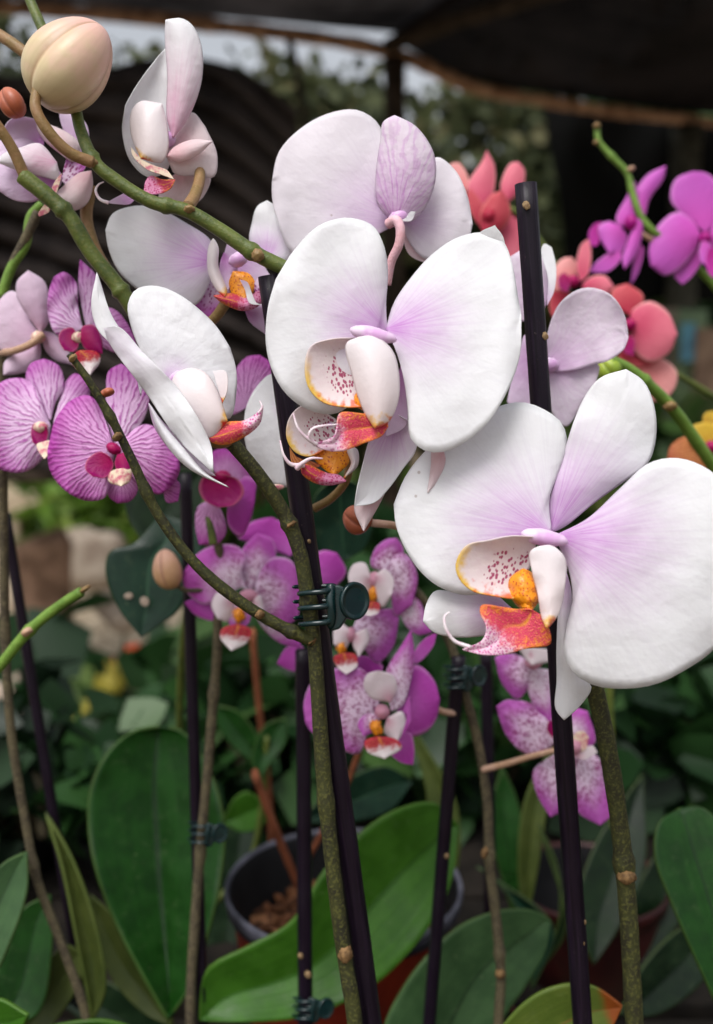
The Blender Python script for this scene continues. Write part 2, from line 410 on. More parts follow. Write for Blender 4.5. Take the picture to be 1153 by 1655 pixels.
m_lobe_in = side_lobe_inner('speckled_cup'); m_lobe_out = side_lobe_outer('lobe_outside')
m_mid = mid_lobe('orange_lip', lin((214, 62, 92)), lin((236, 132, 50)), lin((244, 206, 224)), lin((206, 84, 158)), 0.50)
m_midp = mid_lobe('magenta_lip', lin((204, 50, 90)), lin((232, 130, 60)), lin((232, 150, 190)), lin((200, 60, 120)), 0.40)
m_callus = callus_mat('callus')
m_tend = simple('tendril', lin((246, 236, 240)), lin((236, 206, 220)), 300, 0.4)
m_column = simple('column', lin((234, 216, 234)), lin((214, 164, 214)), 90, 0.4, thin=0.1)
m_stripe = striped_petal('striped_petal', lin((238, 206, 238)), lin((168, 44, 158)), lin((194, 84, 186)), 0.30)
m_stripe2 = striped_petal('striped_petal_deep', lin((234, 180, 230)), lin((152, 22, 136)), lin((186, 54, 172)), 0.22)
m_palep = white_petal('pale_pink_back', lin((228, 206, 224)), lin((206, 150, 190)), 1.0, 0.6)
m_crim = plain_petal('crimson_lobe', lin((170, 14, 92)), lin((150, 12, 100)), lin((214, 120, 150)), 0.6)
m_cream = simple('cream_lip', lin((236, 216, 190)), lin((206, 110, 130)), 420, 0.4, thin=0.1, sharp=(0.42, 0.62))
m_speck = speckled_petal('speckled_petal', lin((242, 222, 240)), lin((198, 92, 192)), lin((166, 48, 134)), 0.5)
m_speck2 = speckled_petal('speckled_petal_dense', lin((238, 214, 236)), lin((192, 96, 188)), lin((150, 42, 118)), 0.66)
m_mag = plain_petal('magenta_sepal', lin((204, 104, 198)), lin((186, 68, 176)), lin((222, 150, 214)))
m_whlobe = white_petal('white_lobe', lin((238, 226, 230)), lin((206, 110, 150)), 0.7, 0.75)
m_redlip = mid_lobe('red_lip', lin((178, 22, 52)), lin((206, 40, 70)), lin((246, 236, 236)), lin((240, 222, 226)), 0.45)
m_fuch = plain_petal('fuchsia_petal', lin((206, 84, 186)), lin((196, 92, 190)), lin((224, 148, 218)))
m_fuch2 = plain_petal('fuchsia_lip', lin((170, 20, 130)), lin((190, 50, 160)), lin((206, 90, 190)))
m_coral = plain_petal('coral_petal', lin((204, 76, 108)), lin((226, 122, 140)), lin((240, 176, 172)))
m_coral2 = plain_petal('pale_coral_petal', lin((226, 130, 130)), lin((232, 160, 158)), lin((240, 190, 180)))
m_redc = plain_petal('red_coral_petal', lin((176, 40, 66)), lin((206, 86, 96)), lin((230, 140, 134)))
m_yel = plain_petal('yellow_petal', lin((190, 144, 40)), lin((206, 170, 56)), lin((214, 184, 90)))
m_rust = striped_petal('rust_petal', lin((196, 130, 76)), lin((150, 60, 36)), lin((176, 86, 56)))
m_gstem = stem_mat('green_stem', lin((92, 104, 44)), lin((70, 84, 36)), lin((120, 116, 62)), 0.35)
m_moss = stem_mat('mossy_stem', lin((58, 60, 28)), lin((40, 39, 24)), lin((96, 96, 46)), 0.6, 0.65)
m_bright = stem_mat('fresh_stem', lin((112, 146, 58)), lin((92, 124, 46)), lin((140, 160, 80)), 0.3)
m_ostem = stem_mat('old_stem', lin((86, 78, 56)), lin((64, 56, 44)), lin((120, 110, 84)), 0.6, 0.7)
m_node = simple('stem_node', lin((134, 104, 68)), lin((92, 70, 46)), 500, 0.7, 0.2, 0.4)
m_ped = stem_mat('pedicel', lin((146, 112, 78)), lin((128, 104, 62)), lin((160, 130, 90)), 0.3)
m_pped = stem_mat('pink_pedicel', lin((228, 184, 196)), lin((222, 170, 176)), lin((234, 200, 206)), 0.25)
m_tanped = stem_mat('tan_pedicel', lin((196, 160, 140)), lin((176, 140, 110)), lin((206, 170, 160)), 0.3)
m_stake = stake_mat('black_stake')
m_scar = simple('stake_scar', lin((150, 126, 92)), lin((116, 92, 66)), 900, 0.7, 0.2, 0.4)
m_clip = simple('clip_plastic', lin((12, 42, 42)), lin((9, 34, 36)), 90, 0.22, 0.55, 0.1)
m_wood = simple('cane_wood', lin((150, 88, 60)), lin((116, 66, 44)), 60, 0.7, 0.2, 0.3, 0.002)
m_leafD = leaf_mat('leaf_dark', lin((16, 52, 9)), lin((25, 68, 16)), lin((10, 36, 8)), 0.42)
m_leafB = leaf_mat('leaf_bright', lin((46, 88, 19)), lin((58, 104, 25)), lin((42, 80, 22)), 0.38)
m_leafG = leaf_mat('leaf_grey', lin((46, 74, 42)), lin((62, 92, 54)), lin((30, 52, 28)), 0.46)
m_leafT = leaf_mat('leaf_teal', lin((14, 40, 27)), lin((24, 54, 38)), lin((46, 80, 56)), 0.34)
m_leafO = leaf_mat('leaf_olive', lin((58, 70, 28)), lin((74, 84, 36)), lin((50, 62, 26)), 0.42)
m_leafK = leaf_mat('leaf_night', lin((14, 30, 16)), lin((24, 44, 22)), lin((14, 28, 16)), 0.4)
m_leafY = leaf_mat('leaf_browntip', lin((84, 104, 40)), lin((104, 120, 50)), lin((120, 96, 50)), 0.36, 0.12, 0.82)

# ------------------------------------------------------------------ helpers: orchid pieces
def plant(label, x, y, d, group=None):
    return tag(empty('orchid_plant', P(x, y, d)), label, 'orchid', group or 'orchids in flower')
def flower(pl, x, y, d, rx, ry, ang, mat, label):
    o = blob(pl, 'flower', x, y, d, rx, ry, min(rx, ry) * 1.1, ang, mat, 0.12); o['label'] = label; return o
def bud(pl, x, y, d, rx, ry, ang, mat, lab=None, ridge=0.16):
    s = d / F; c = P(x, y, d); a = R(ang)
    ex = Vector((1, 0, 0)); ey = Vector((0, SP, CP)); ez = Vector((0, CP, -SP))
    A = (ex * math.cos(a) + ey * math.sin(a)); B = (-ex * math.sin(a) + ey * math.cos(a))
    V, Fc, at = [], [], []; nu, nv = 48, 28
    for j in range(nv + 1):
        th = math.pi * j / nv
        for i in range(nu):
            ph = 2 * math.pi * i / nu
            g = abs(math.sin(1.5 * (ph - 0.17))) ** 0.5
            egg = 1 + 0.13 * math.cos(th) - 0.10 * math.sin(2 * th)
            rr = math.sin(th) * (1 - ridge * (1 - g) * 2) * (1 - 0.13 * math.cos(th))
            V.append(c + A * (rx * s * rr * math.cos(ph)) + ez * (rx * s * rr * math.sin(ph)) + B * (ry * s * math.cos(th)))
            at.append((ph, th, g))
    for j in range(nv):
        for i in range(nu):
            p = j * nu + i; q = j * nu + (i + 1) % nu
            Fc.append((p, p + nu, q + nu, q))
    o = link('bud', V, Fc, mat, pl, origin=c, attrs={'loft': at})
    if lab: o['label'] = lab
    return o
def bud_mat(name, c1, c2, seam):
    m = Mat(name, 0.4, 0.4); ph, th, g = m.sep(m.attr('loft')); n = m.noise(m.obj(), 160, 3)
    c = m.mix(m.map(m.M('ADD', th, m.M('MULTIPLY', m.M('SUBTRACT', n, 0.5), 2.2)), 0.4, 2.4), c1, c2)
    st = m.M('SINE', m.M('MULTIPLY', ph, 18.0)); c = m.mix(m.M('MULTIPLY', m.map(st, 0.3, 1), 0.07), c, seam)
    c = m.mix(m.map(g, 0.22, 0.48, 0.75, 0.0), c, seam); m.color(c); m.bump(n, 0.25, 0.001); return m.m
m_bud = bud_mat('bud_skin', lin((222, 178, 164)), lin((204, 186, 146)), lin((156, 124, 92)))
m_budb = bud_mat('bud_skin_brown', lin((186, 110, 84)), lin((160, 84, 56)), lin((120, 60, 40)))
m_budp = bud_mat('bud_skin_pink', lin((206, 160, 136)), lin((186, 146, 104)), lin((150, 104, 90)))
m_budg = bud_mat('bud_skin_green', lin((160, 176, 60)), lin((130, 156, 50)), lin((100, 120, 40)))
def node(st, x, y, d, rx, ry, ang, mat=None): return blob(st, 'stem_node', x, y, d, rx * .92, ry * .8, rx * .9, ang, mat or m_node, 0.25)
def callus(fl, x, y, d, rx, ry, ang): return blob(fl, 'callus', x, y, d, rx * .8, ry * .85, rx * .6, ang, m_callus, 0.6)
def tendril(fl, pts, r=0.45, r1=0.2): return tube(fl, 'tendril', pts, r, r1, m_tend, 8, 10)

# ------------------------------------------------------------------ the ground and the shade house
def sheet(name, x0, x1, y0, y1, z, nx, ny, amp, sc, mat):
    V = [Vector((x0 + (x1 - x0) * i / nx, y0 + (y1 - y0) * j / ny, 0)) for j in range(ny + 1) for i in range(nx + 1)]
    for v in V: v.z = z + amp * mnoise.noise(Vector((v.x * sc, v.y * sc, 3.1)))
    Fc = [(j * (nx + 1) + i, j * (nx + 1) + i + 1, (j + 1) * (nx + 1) + i + 1, (j + 1) * (nx + 1) + i) for j in range(ny) for i in range(nx)]
    return link(name, V, Fc, mat, origin=Vector(((x0 + x1) / 2, (y0 + y1) / 2, z)))
m_ground = simple('packed_soil', lin((120, 104, 84)), lin((86, 72, 56)), 3.0, 0.9, 0.1, 0.6, 0.03)
m_path = simple('pale_gravel', lin((206, 190, 166)), lin((150, 134, 112)), 14.0, 0.9, 0.1, 0.7, 0.02)
tag(sheet('ground', -150, 150, -100, 200, 0, 20, 20, 0.0, 1, m_ground), kind='structure')
tag(sheet('path', -6, 6, 1.3, 6.9, 0.02, 60, 20, 0.012, 3, m_path), kind='structure')
m_pole = simple('weathered_pole', lin((182, 148, 124)), lin((122, 92, 72)), 22, 0.85, 0.1, 0.6, 0.004)
m_post = simple('dark_post', lin((66, 56, 48)), lin((40, 34, 28)), 18, 0.85, 0.1, 0.5, 0.004)
def thing_tube(name, label, cat, pts, r0, r1, mat, group=None, **k):
    return tag(tube(None, name, pts, r0, r1, mat, **k), label, cat, group)
thing_tube('roof_pole', 'long crooked wooden pole carrying the edge of the black net roof', 'pole',
           [(-420, -10, 3.5), (-40, 8, 3.6), (300, 36, 3.72), (630, 84, 3.9), (760, 140, 4.1), (900, 166, 4.35), (1010, 182, 4.55), (1250, 206, 4.95), (1600, 225, 5.6)], 27, 27, m_pole, jit=0.22)
thing_tube('roof_rafter', 'dark rafter running up from the long roof pole under the net', 'pole',
           [(628, 74, 3.86), (720, 40, 3.55), (840, 2, 3.2), (1120, -90, 2.5)], 30, 26, m_post, jit=0.2)
def post(label, x, y0, d0, r, mat, dx=0):
    a = P(x, y0, d0); b = Vector((a.x + dx, a.y, 0.0))
    c = [a.lerp(b, i / 24) for i in range(25)]
    c = [p + Vector((0.012 * mnoise.noise(p * 2), 0.012 * mnoise.noise(p * 2.3 + Vector((5, 0, 0))), 0)) for p in c]
    V, Fc, at = tube_geo(c, [r * (1 + 0.15 * mnoise.noise(p * 6)) for p in c], 12)
    return tag(link('roof_post', V, Fc, mat, None, attrs={'mm': at}), label, 'post', 'posts under the roof pole')
post('dark wooden post under the joint of pole and rafter', 636, 95, 3.92, 0.045, m_post)
post('grey wooden post standing beside the fuchsia orchid', 1112, 205, 4.75, 0.075, simple('grey_post', lin((74, 74, 66)), lin((50, 50, 44)), 16, 0.85, 0.1, 0.5, 0.004))
post('wooden post at the end of the roof pole by the hanging net', -330, 0, 3.55, 0.05, m_post)
thing_tube('hanging_cane', 'thin dark cane hanging from the roof pole behind the white petals', 'cane',
           [(468, 66, 3.78), (478, 110, 3.76), (492, 190, 3.7), (494, 330, 3.66)], 16, 14, m_post)

def net_mat(name, c, see, tr=0.25, stripe=70.0, c2=None):
    m = Mat(name, 0.8, 0.1); v = m.obj(); s = m.sep(v)
    n = m.noise(v, 2.2, 4, 0.6); w = m.noise(m.comb(m.M('MULTIPLY', s[0], 3.0), m.M('MULTIPLY', s[1], 60.0), m.M('MULTIPLY', s[2], 60.0)), 1.0, 2)
    cc = m.mix(m.map(m.M('ADD', m.M('MULTIPLY', n, 0.7), m.M('MULTIPLY', w, 0.3)), 0.35, 0.65), c, c2 or c); m.color(cc)
    t = m.n.new('ShaderNodeBsdfTranslucent'); m.put(t.inputs[0], cc)
    a = m.n.new('ShaderNodeMixShader'); a.inputs[0].default_value = tr; m.l.new(m.bs.outputs[0], a.inputs[1]); m.l.new(t.outputs[0], a.inputs[2])
    q = m.n.new('ShaderNodeBsdfTransparent'); b = m.n.new('ShaderNodeMixShader'); b.inputs[0].default_value = see
    m.l.new(a.outputs[0], b.inputs[1]); m.l.new(q.outputs[0], b.inputs[2]); m.l.new(b.outputs[0], m.out.inputs[0]); return m.m
def net(name, label, rows, mat, cat='shade net', fold=0.0, nx=60, ny=30, freq=7.0, lean=0.0, group=None):
    """rows: lists of world points, top row to bottom row; lofted, with folds pushed across the sheet"""
    G = [resample(crom([Vector(p) for p in r], 10), nx) for r in rows]
    cols = [resample(crom([g[i] for g in G], 10), ny) for i in range(nx + 1)]
    V = []
    for j in range(ny + 1):
        for i in range(nx + 1):
            p = cols[i][j]; ph = freq * (i / nx + lean * j / ny) * 2 * math.pi
            k = fold * (0.25 + 1.5 * abs(mnoise.noise(p * 1.1 + Vector((9, 3, 1))))) * (math.sin(ph + 4.5 * mnoise.noise(p * 1.5)) + 1.3 * mnoise.noise(p * 2.3))
            V.append(p + Vector((0, k, 0.25 * k if fold else 0)))
    Fc = [(j * (nx + 1) + i, j * (nx + 1) + i + 1, (j + 1) * (nx + 1) + i + 1, (j + 1) * (nx + 1) + i) for j in range(ny) for i in range(nx)]
    return tag(link(name, V, Fc, mat, None, solid=0.003), label, cat, group)
m_roofR = net_mat('black_net', lin((16, 14, 16)), 0.05, 0.28, c2=lin((48, 44, 46)))
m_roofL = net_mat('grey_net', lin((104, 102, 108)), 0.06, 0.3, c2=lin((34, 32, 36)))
m_wallL = net_mat('hanging_net', lin((34, 30, 30)), 0.02, 0.10, c2=lin((72, 64, 60)))
m_wallR = net_mat('back_net', lin((8, 9, 9)), 0.05, 0.08, c2=lin((18, 18, 18)))
rp = lambda x, y, d, dz=0.0: P(x, y, d) + Vector((0, 0.06, dz + 0.05))
net('shade_net_roof', 'black net roof sagging behind the rafter at the upper right', [
    [rp(628, 74, 3.9), rp(760, 140, 4.1), rp(900, 166, 4.35), rp(1250, 206, 4.95), rp(1600, 225, 5.6)],
    [rp(740, 30, 3.5, 0.06), rp(900, 60, 3.5, 0.0), rp(1100, 80, 3.6, -0.02), rp(1400, 80, 3.9), rp(1800, 60, 4.2)],
    [rp(1000, -60, 2.8, 0.08), rp(1200, -80, 2.8), rp(1500, -90, 2.9), rp(1800, -90, 3.0), rp(2200, -100, 3.1)]], m_roofR, fold=0.012)
net('shade_net_roof', 'grey sunlit net roof left of the rafter above the long pole', [
    [rp(-420, -10, 3.5), rp(-40, 8, 3.6), rp(300, 36, 3.72), rp(660, 76, 3.92, .02)],
    [rp(-700, -150, 3.0), rp(-100, -110, 3.1, 0.03), rp(300, -70, 3.2), rp(790, 34, 3.5, 0.09)],
    [rp(-900, -300, 2.5), rp(-100, -280, 2.5), rp(400, -220, 2.5), rp(1060, -50, 2.8, 0.11)]], m_roofL, fold=0.012)
net('hanging_net', 'dark brown net wall hanging in slanted folds behind the bud', [
    [P(-560, 80, 3.1), P(-200, 110, 3.15), P(0, 122, 3.2), P(130, 118, 3.25), P(260, 92, 3.3), P(380, 108, 3.35), P(480, 175, 3.4)],
    [P(-560, 430, 3.15), P(-200, 430, 3.2), P(0, 440, 3.25), P(150, 440, 3.3), P(340, 450, 3.35), P(510, 470, 3.4)],
    [P(-560, 772, 3.2), P(-200, 768, 3.25), P(0, 762, 3.3), P(130, 760, 3.35), P(330, 770, 3.4), P(530, 776, 3.4)]], m_wallL, fold=0.075, freq=7.0, lean=-1.7, nx=120, ny=60)
thing_tube('net_hem_pole', 'dark pole along the lower hem of the hanging net', 'pole',
           [(-560, 776, 3.2), (-100, 772, 3.28), (120, 770, 3.34), (330, 776, 3.4), (500, 780, 3.4)], 20, 20, m_post, jit=0.1)
net('back_net', 'black net wall behind the fuchsia orchid and coral flowers', [
    [P(880, 168, 4.5), P(1010, 186, 4.7), P(1250, 210, 5.0), P(1700, 230, 5.6)],
    [P(905, 330, 4.55), P(1010, 330, 4.75), P(1250, 340, 5.0), P(1700, 350, 5.6)],
    [P(915, 486, 4.6), P(1010, 484, 4.8), P(1250, 490, 5.1), P(1700, 500, 5.7)]], m_wallR, fold=0.03)

# ------------------------------------------------------------------ leaf clumps, trees and far plants
def leaf_cloud(pts, size, rng, asp=0.45, up=0.3):
    V, Fc, at = [], [], []
    for p in pts:
        s = size * rng.uniform(0.6, 1.35)
        t = Vector((rng.uniform(-1, 1), rng.uniform(-1, 1), rng.uniform(-0.7, 0.7) + up)).normalized()
        n = Vector((rng.uniform(-1, 1), rng.uniform(-1, 1), rng.uniform(0.1, 1))).normalized()
        b = t.cross(n).normalized() * s * asp; n = b.cross(t).normalized()
        k = len(V); bend = rng.uniform(0.05, 0.25) * s
        V += [p, p + t * s * 0.4 + b - n * bend * 0.1, p + t * s * 0.4 - n * bend * 0.7, p + t * s * 0.4 - b - n * bend * 0.1, p + t * s * 0.8 + b * 0.55 - n * bend, p + t * s * 0.8 - b * 0.55 - n * bend, p + t * s - n * bend * 1.6]
        Fc += [(k, k + 1, k + 2), (k, k + 2, k + 3), (k + 1, k + 4, k + 2), (k + 2, k + 5, k + 3), (k + 2, k + 4, k + 6), (k + 2, k + 6, k + 5)]
        g = rng.random(); at += [(g, rng.random(), 0)] * 7
    return V, Fc, at
def foliage_mat(name, c1, c2, c3, rough=0.5, thin=0.2):
    m = Mat(name, rough, 0.3); s = m.sep(m.attr('lf'))
    c = m.mix(m.map(s[0], 0.1, 0.75), c1, c2); c = m.mix(m.map(s[0], 0.86, 0.95), c, c3); m.color(c); m.thin(c, thin); return m.m
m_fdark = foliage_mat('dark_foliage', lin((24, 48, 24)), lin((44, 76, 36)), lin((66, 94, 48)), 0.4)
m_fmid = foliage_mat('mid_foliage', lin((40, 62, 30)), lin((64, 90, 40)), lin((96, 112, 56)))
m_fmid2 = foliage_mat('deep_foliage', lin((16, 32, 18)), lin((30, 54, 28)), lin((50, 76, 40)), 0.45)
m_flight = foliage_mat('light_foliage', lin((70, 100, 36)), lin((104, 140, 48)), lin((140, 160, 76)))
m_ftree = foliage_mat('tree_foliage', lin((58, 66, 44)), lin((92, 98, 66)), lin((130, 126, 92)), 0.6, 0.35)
m_bark = simple('bark', lin((74, 62, 50)), lin((48, 40, 32)), 14, 0.9, 0.1, 0.6, 0.01)
def tree(label, X, Y, h, cr, n, mat, seed, ls=0.16, low=0.25):
    rng = random.Random(seed); t = tag(empty('tree', Vector((X, Y, 0))), label, 'tree', 'trees beyond the nets')
    V, Fc, at = [], [], []
    def add(c, r):
        v, f, a = tube_geo(c, r, 8); k = len(V); V.extend(v); Fc.extend([tuple(i + k for i in q) for q in f])
    top = Vector((X + rng.uniform(-.2, .2), Y, h * 0.8)); c = crom([Vector((X, Y, 0)), Vector((X + rng.uniform(-.12, .12), Y, h * 0.4)), top], 8)
    add(c, [0.13 * (1 - 0.8 * i / (len(c) - 1)) * h / 4 for i in range(len(c))])
    tips = [top]
    for i in range(9):
        b = c[rng.randint(5, 14)]; a = rng.uniform(0, 6.28); L = cr * rng.uniform(0.6, 1.0)
        e = b + Vector((math.cos(a) * L, math.sin(a) * L, L * rng.uniform(0.2, 0.8))); q = crom([b, b.lerp(e, .5) + Vector((0, 0, .1)), e], 4)
        add(q, [0.045 * (1 - 0.8 * k / 8) * h / 4 for k in range(9)]); tips += [e, b.lerp(e, 0.6)]
    link('trunk', V, Fc, m_bark, t)
    pts = []
    cl = [(tp + Vector((rng.uniform(-.3, .3), rng.uniform(-.3, .3), rng.uniform(-.3, .3))) * cr * 0.6, cr * rng.uniform(0.22, 0.45)) for tp in tips for _ in range(2)]
    cl += [(Vector((X + rng.uniform(-1, 1) * cr * 0.8, Y + rng.uniform(-1, 1) * cr * 0.6, h * rng.uniform(low, 1.0))), cr * rng.uniform(0.2, 0.4)) for _ in range(12)]
    for i in range(n):
        cc, r = cl[i % len(cl)]; d = Vector((rng.gauss(0, 1), rng.gauss(0, 1), rng.gauss(0, .8))); pts.append(cc + d.normalized() * r * rng.random() ** 0.5)
    v, f, a = leaf_cloud(pts, ls, rng); link('crown', v, f, mat, t, attrs={'lf': a}); return t
tree('grey-green tree behind the gap between net wall and pole', -1.45, 6.4, 3.32, 1.05, 6500, m_ftree, 1, 0.10, 0.68)
tree('pale tree behind the thin hanging cane', -0.62, 6.3, 2.5, 0.9, 3000, m_ftree, 2, 0.10)
tree('dark bushy tree behind the post under the rafter joint', 0.5, 6.3, 3.3, 1.0, 5200, m_ftree, 3, 0.11)
tree('dark tree behind the coral buds and tall black stake', 1.45, 6.9, 3.3, 1.1, 3000, m_fdark, 4)
tree('dark tree behind the black back net', 2.9, 7.4, 3.6, 1.5, 2600, m_fdark, 5)
tree('tree farthest to the side behind the hanging net', -4.2, 7.6, 3.6, 1.6, 1800, m_ftree, 6)
rng = random.Random(5)
# a low strip of grass beyond the path
pts = [Vector((rng.uniform(-6, 1.0), rng.uniform(7.0, 9.5), rng.uniform(0, 0.12))) for _ in range(5000)]
v, f, a = leaf_cloud(pts, 0.28, rng, 0.10, 1.3); tag(link('grass', v, f, m_flight, attrs={'lf': a}), kind='stuff')

def bowl(par, name, c, r_top, r_bot, h, mat, rim_mat=None, inner=None, ns=40):
    """a flower pot with a wall, a rim band and a hollow inside; c is the centre of its rim"""
    def lathe(nm, prof, mt, p):
        V, Fc = [], []
        for r, z in prof:
            for k in range(ns): V.append(c + Vector((r * math.cos(2 * math.pi * k / ns), r * math.sin(2 * math.pi * k / ns), z)))
        for j in range(len(prof) - 1):
            for k in range(ns):
                q = j * ns + k; w = j * ns + (k + 1) % ns; Fc.append((q, w, w + ns, q + ns))
        return link(nm, V, Fc, mt, p)
    b = 0.085 * h; t = 0.0014
    rr = lambda z: r_bot + (r_top - r_bot) * (1 + z / h)
    lathe('pot_wall', [(0.001, -h), (r_bot, -h), (rr(-b) - t, -b - 0.0005)], mat, par)
    lathe('rim', [(rr(-b) - t, -b), (rr(-b) + t, -b), (r_top + t, -0.002), (r_top + t * 0.6, 0), (r_top - t * 0.6, 0), (r_top - t, -0.002)], rim_mat or mat, par)
    lathe('lining', [(r_top - t - 0.0002, -0.002), (rr(-b) - 2.4 * t, -b), (r_bot - t, -h * 0.9), (0.001, -h * 0.9)], inner or mat, par)
m_terra = simple('terracotta_plastic', lin((156, 56, 34)), lin((128, 44, 30)), 30, 0.45, 0.4)
m_rim = simple('pale_rim', lin((98, 98, 110)), lin((66, 66, 76)), 40, 0.45, 0.4)
m_black = simple('black_plastic', lin((14, 14, 16)), lin((22, 22, 24)), 40, 0.6, 0.2)
m_dred = simple('dark_red_plastic', lin((64, 20, 20)), lin((44, 16, 16)), 30, 0.45, 0.4)
m_bchip = foliage_mat('bark_chip', lin((70, 44, 28)), lin((110, 70, 44)), lin((156, 110, 76)), 0.8, 0.0)
m_soil = simple('dark_soil', lin((44, 32, 24)), lin((26, 20, 16)), 200, 0.95, 0.05, 0.8, 0.004)
def soil(c, r, n, seed, label):
    rg = random.Random(seed); V, Fc, at = [], [], []
    for i in range(n):
        a = rg.uniform(0, 6.283); q = r * math.sqrt(rg.random()); p = c + Vector((q * math.cos(a), q * math.sin(a), rg.uniform(-0.004, 0.004)))
        s = rg.uniform(0.0018, 0.0046); M3 = Matrix.Rotation(rg.uniform(0, 6.28), 3, 'Z') @ Matrix.Rotation(rg.uniform(-.9, .9), 3, 'X')
        bv, bf = box_geo(-s, s, -s * .6, s * .6, -s * .35, s * .35); k = len(V); g = rg.random()
        for v in bv: V.append(p + M3 @ (v * rg.uniform(0.75, 1.15))); at.append((g, 0, 0))
        Fc += [tuple(j + k for j in f) for f in bf]
    k = len(V); ns = 24
    for j in range(ns): V.append(c + Vector((r * math.cos(6.2832 * j / ns), r * math.sin(6.2832 * j / ns), -0.004))); at.append((0, 0, 0))
    Fc.append(tuple(range(k, k + ns)))
    o = tag(flatshade(link('bark_chips', V, Fc, m_bchip, attrs={'lf': at})), label, 'bark chips', None, 'stuff'); return o
def pot(label, c, rt, rb, h, mat, rim=None, inner=None):
    t = tag(empty('flower_pot', c + Vector((0, 0, -h))), label, 'pot', 'plastic flower pots'); bowl(t, 'flower_pot', c, rt, rb, h, mat, rim, inner); return t
def shrub(label, X, Y, z0, h, rad, n, ls, mat, seed, group='potted plants beyond the bench', potm=None, flowers=None, asp=0.45, pr=0.1, ph=0.16, name='potted_plant', cat='potted plant'):
    rg = random.Random(seed); base = Vector((X, Y, z0)); t = tag(empty(name, base), label, cat, group)
    bowl(t, 'pot', base + Vector((0, 0, ph)), pr, pr * .75, ph, potm or m_black, None, m_soil, 20)
    V, Fc = [], []; pts = []
    for i in range(14):
        a = rg.uniform(0, 6.28); q = rad * rg.uniform(0.2, 1); e = base + Vector((q * math.cos(a), q * math.sin(a), ph + (h - ph) * rg.uniform(0.5, 1)))
        s = base + Vector((0.03 * math.cos(a), 0.03 * math.sin(a), ph * .8)); c = crom([s, s.lerp(e, .5) + Vector((0, 0, .05)), e], 5)
        v, f, _ = tube_geo(c, [0.005] * len(c), 6); k = len(V); V += v; Fc += [tuple(x + k for x in y) for y in f]
        for j in range(n // 14): pts.append(c[rg.randint(3, len(c) - 1)] + Vector((rg.gauss(0, 1), rg.gauss(0, 1), rg.gauss(0, 1))) * rad * 0.28)
    link('branch', V, Fc, m_ostem, t)
    v, f, a = leaf_cloud(pts, ls, rg, asp, 0.25); link('foliage', v, f, mat, t, attrs={'lf': a})
    if flowers:
        fm, nf, fs = flowers
        for i in range(nf):
            p = base + Vector((rg.uniform(-.8, .8) * rad, rg.uniform(-1.0, -.2) * rad, h * rg.uniform(.8, 1.05)))
            q = [p + Vector((rg.gauss(0, 1), rg.gauss(0, 1), rg.gauss(0, 1))) * fs * 0.25 for _ in range(9)]
            v, f, a = leaf_cloud(q, fs, rg, 0.5, 0.4); link('blossom', v, f, fm, t, attrs={'lf': a})
    return t
m_fred = foliage_mat('red_bract', lin((170, 36, 30)), lin((196, 60, 44)), lin((210, 90, 60)))
m_fyel = foliage_mat('yellow_bract', lin((134, 126, 44)), lin((160, 148, 64)), lin((180, 166, 96)))
m_forg = foliage_mat('orange_bract', lin((190, 90, 40)), lin((200, 120, 60)), lin((214, 150, 90)))
def at_px(x, y, d, z): p = P(x, y, d); return p.x, p.y
def shrub_at(label, x, ytop, d, h, rad, n, ls, mat, seed, **k):
    p = P(x, ytop, d); return shrub(label, p.x, p.y, p.z - h, h, rad, n, ls, mat, seed, **k)
m_bench = simple('bench_board', lin((36, 32, 28)), lin((22, 20, 18)), 30, 0.85, 0.1, 0.5, 0.003)
def bench(label, x0, x1, y0, y1, z, seed):
    t = tag(empty('bench', Vector(((x0 + x1) / 2, (y0 + y1) / 2, 0))), label, 'bench', 'plant benches')
    n = max(3, int((y1 - y0) / 0.13)); w = (y1 - y0) / n; rg = random.Random(seed)
    for i in range(n):
        zz = z - rg.uniform(0, 0.004); v, f = box_geo(x0 - rg.uniform(0, .04), x1 + rg.uniform(0, .04), y0 + i * w + 0.006, y0 + (i + 1) * w - 0.006, zz - 0.022, zz)
        bevel(flatshade(link('board', v, f, m_bench, t)), 0.003)
    for a in (x0 + 0.08, x1 - 0.08):
        for b in (y0 + 0.05, y1 - 0.05):
            v, f = box_geo(a - .03, a + .03, b - .03, b + .03, 0, z - 0.075); bevel(flatshade(link('leg', v, f, m_bench, t)), 0.003)
    for b in (y0 + 0.05, y1 - 0.05):
        v, f = box_geo(x0, x1, b - .025, b + .025, z - 0.074, z - 0.027); bevel(flatshade(link('rail', v, f, m_bench, t)), 0.003)
bench('dark slatted bench under the orchid pots', -0.95, 1.15, 0.16, 0.98, 0.855, 1)
bench('low slatted bench farther back carrying leafy plants', -0.12, 1.9, 1.5, 2.5, 0.34, 2)
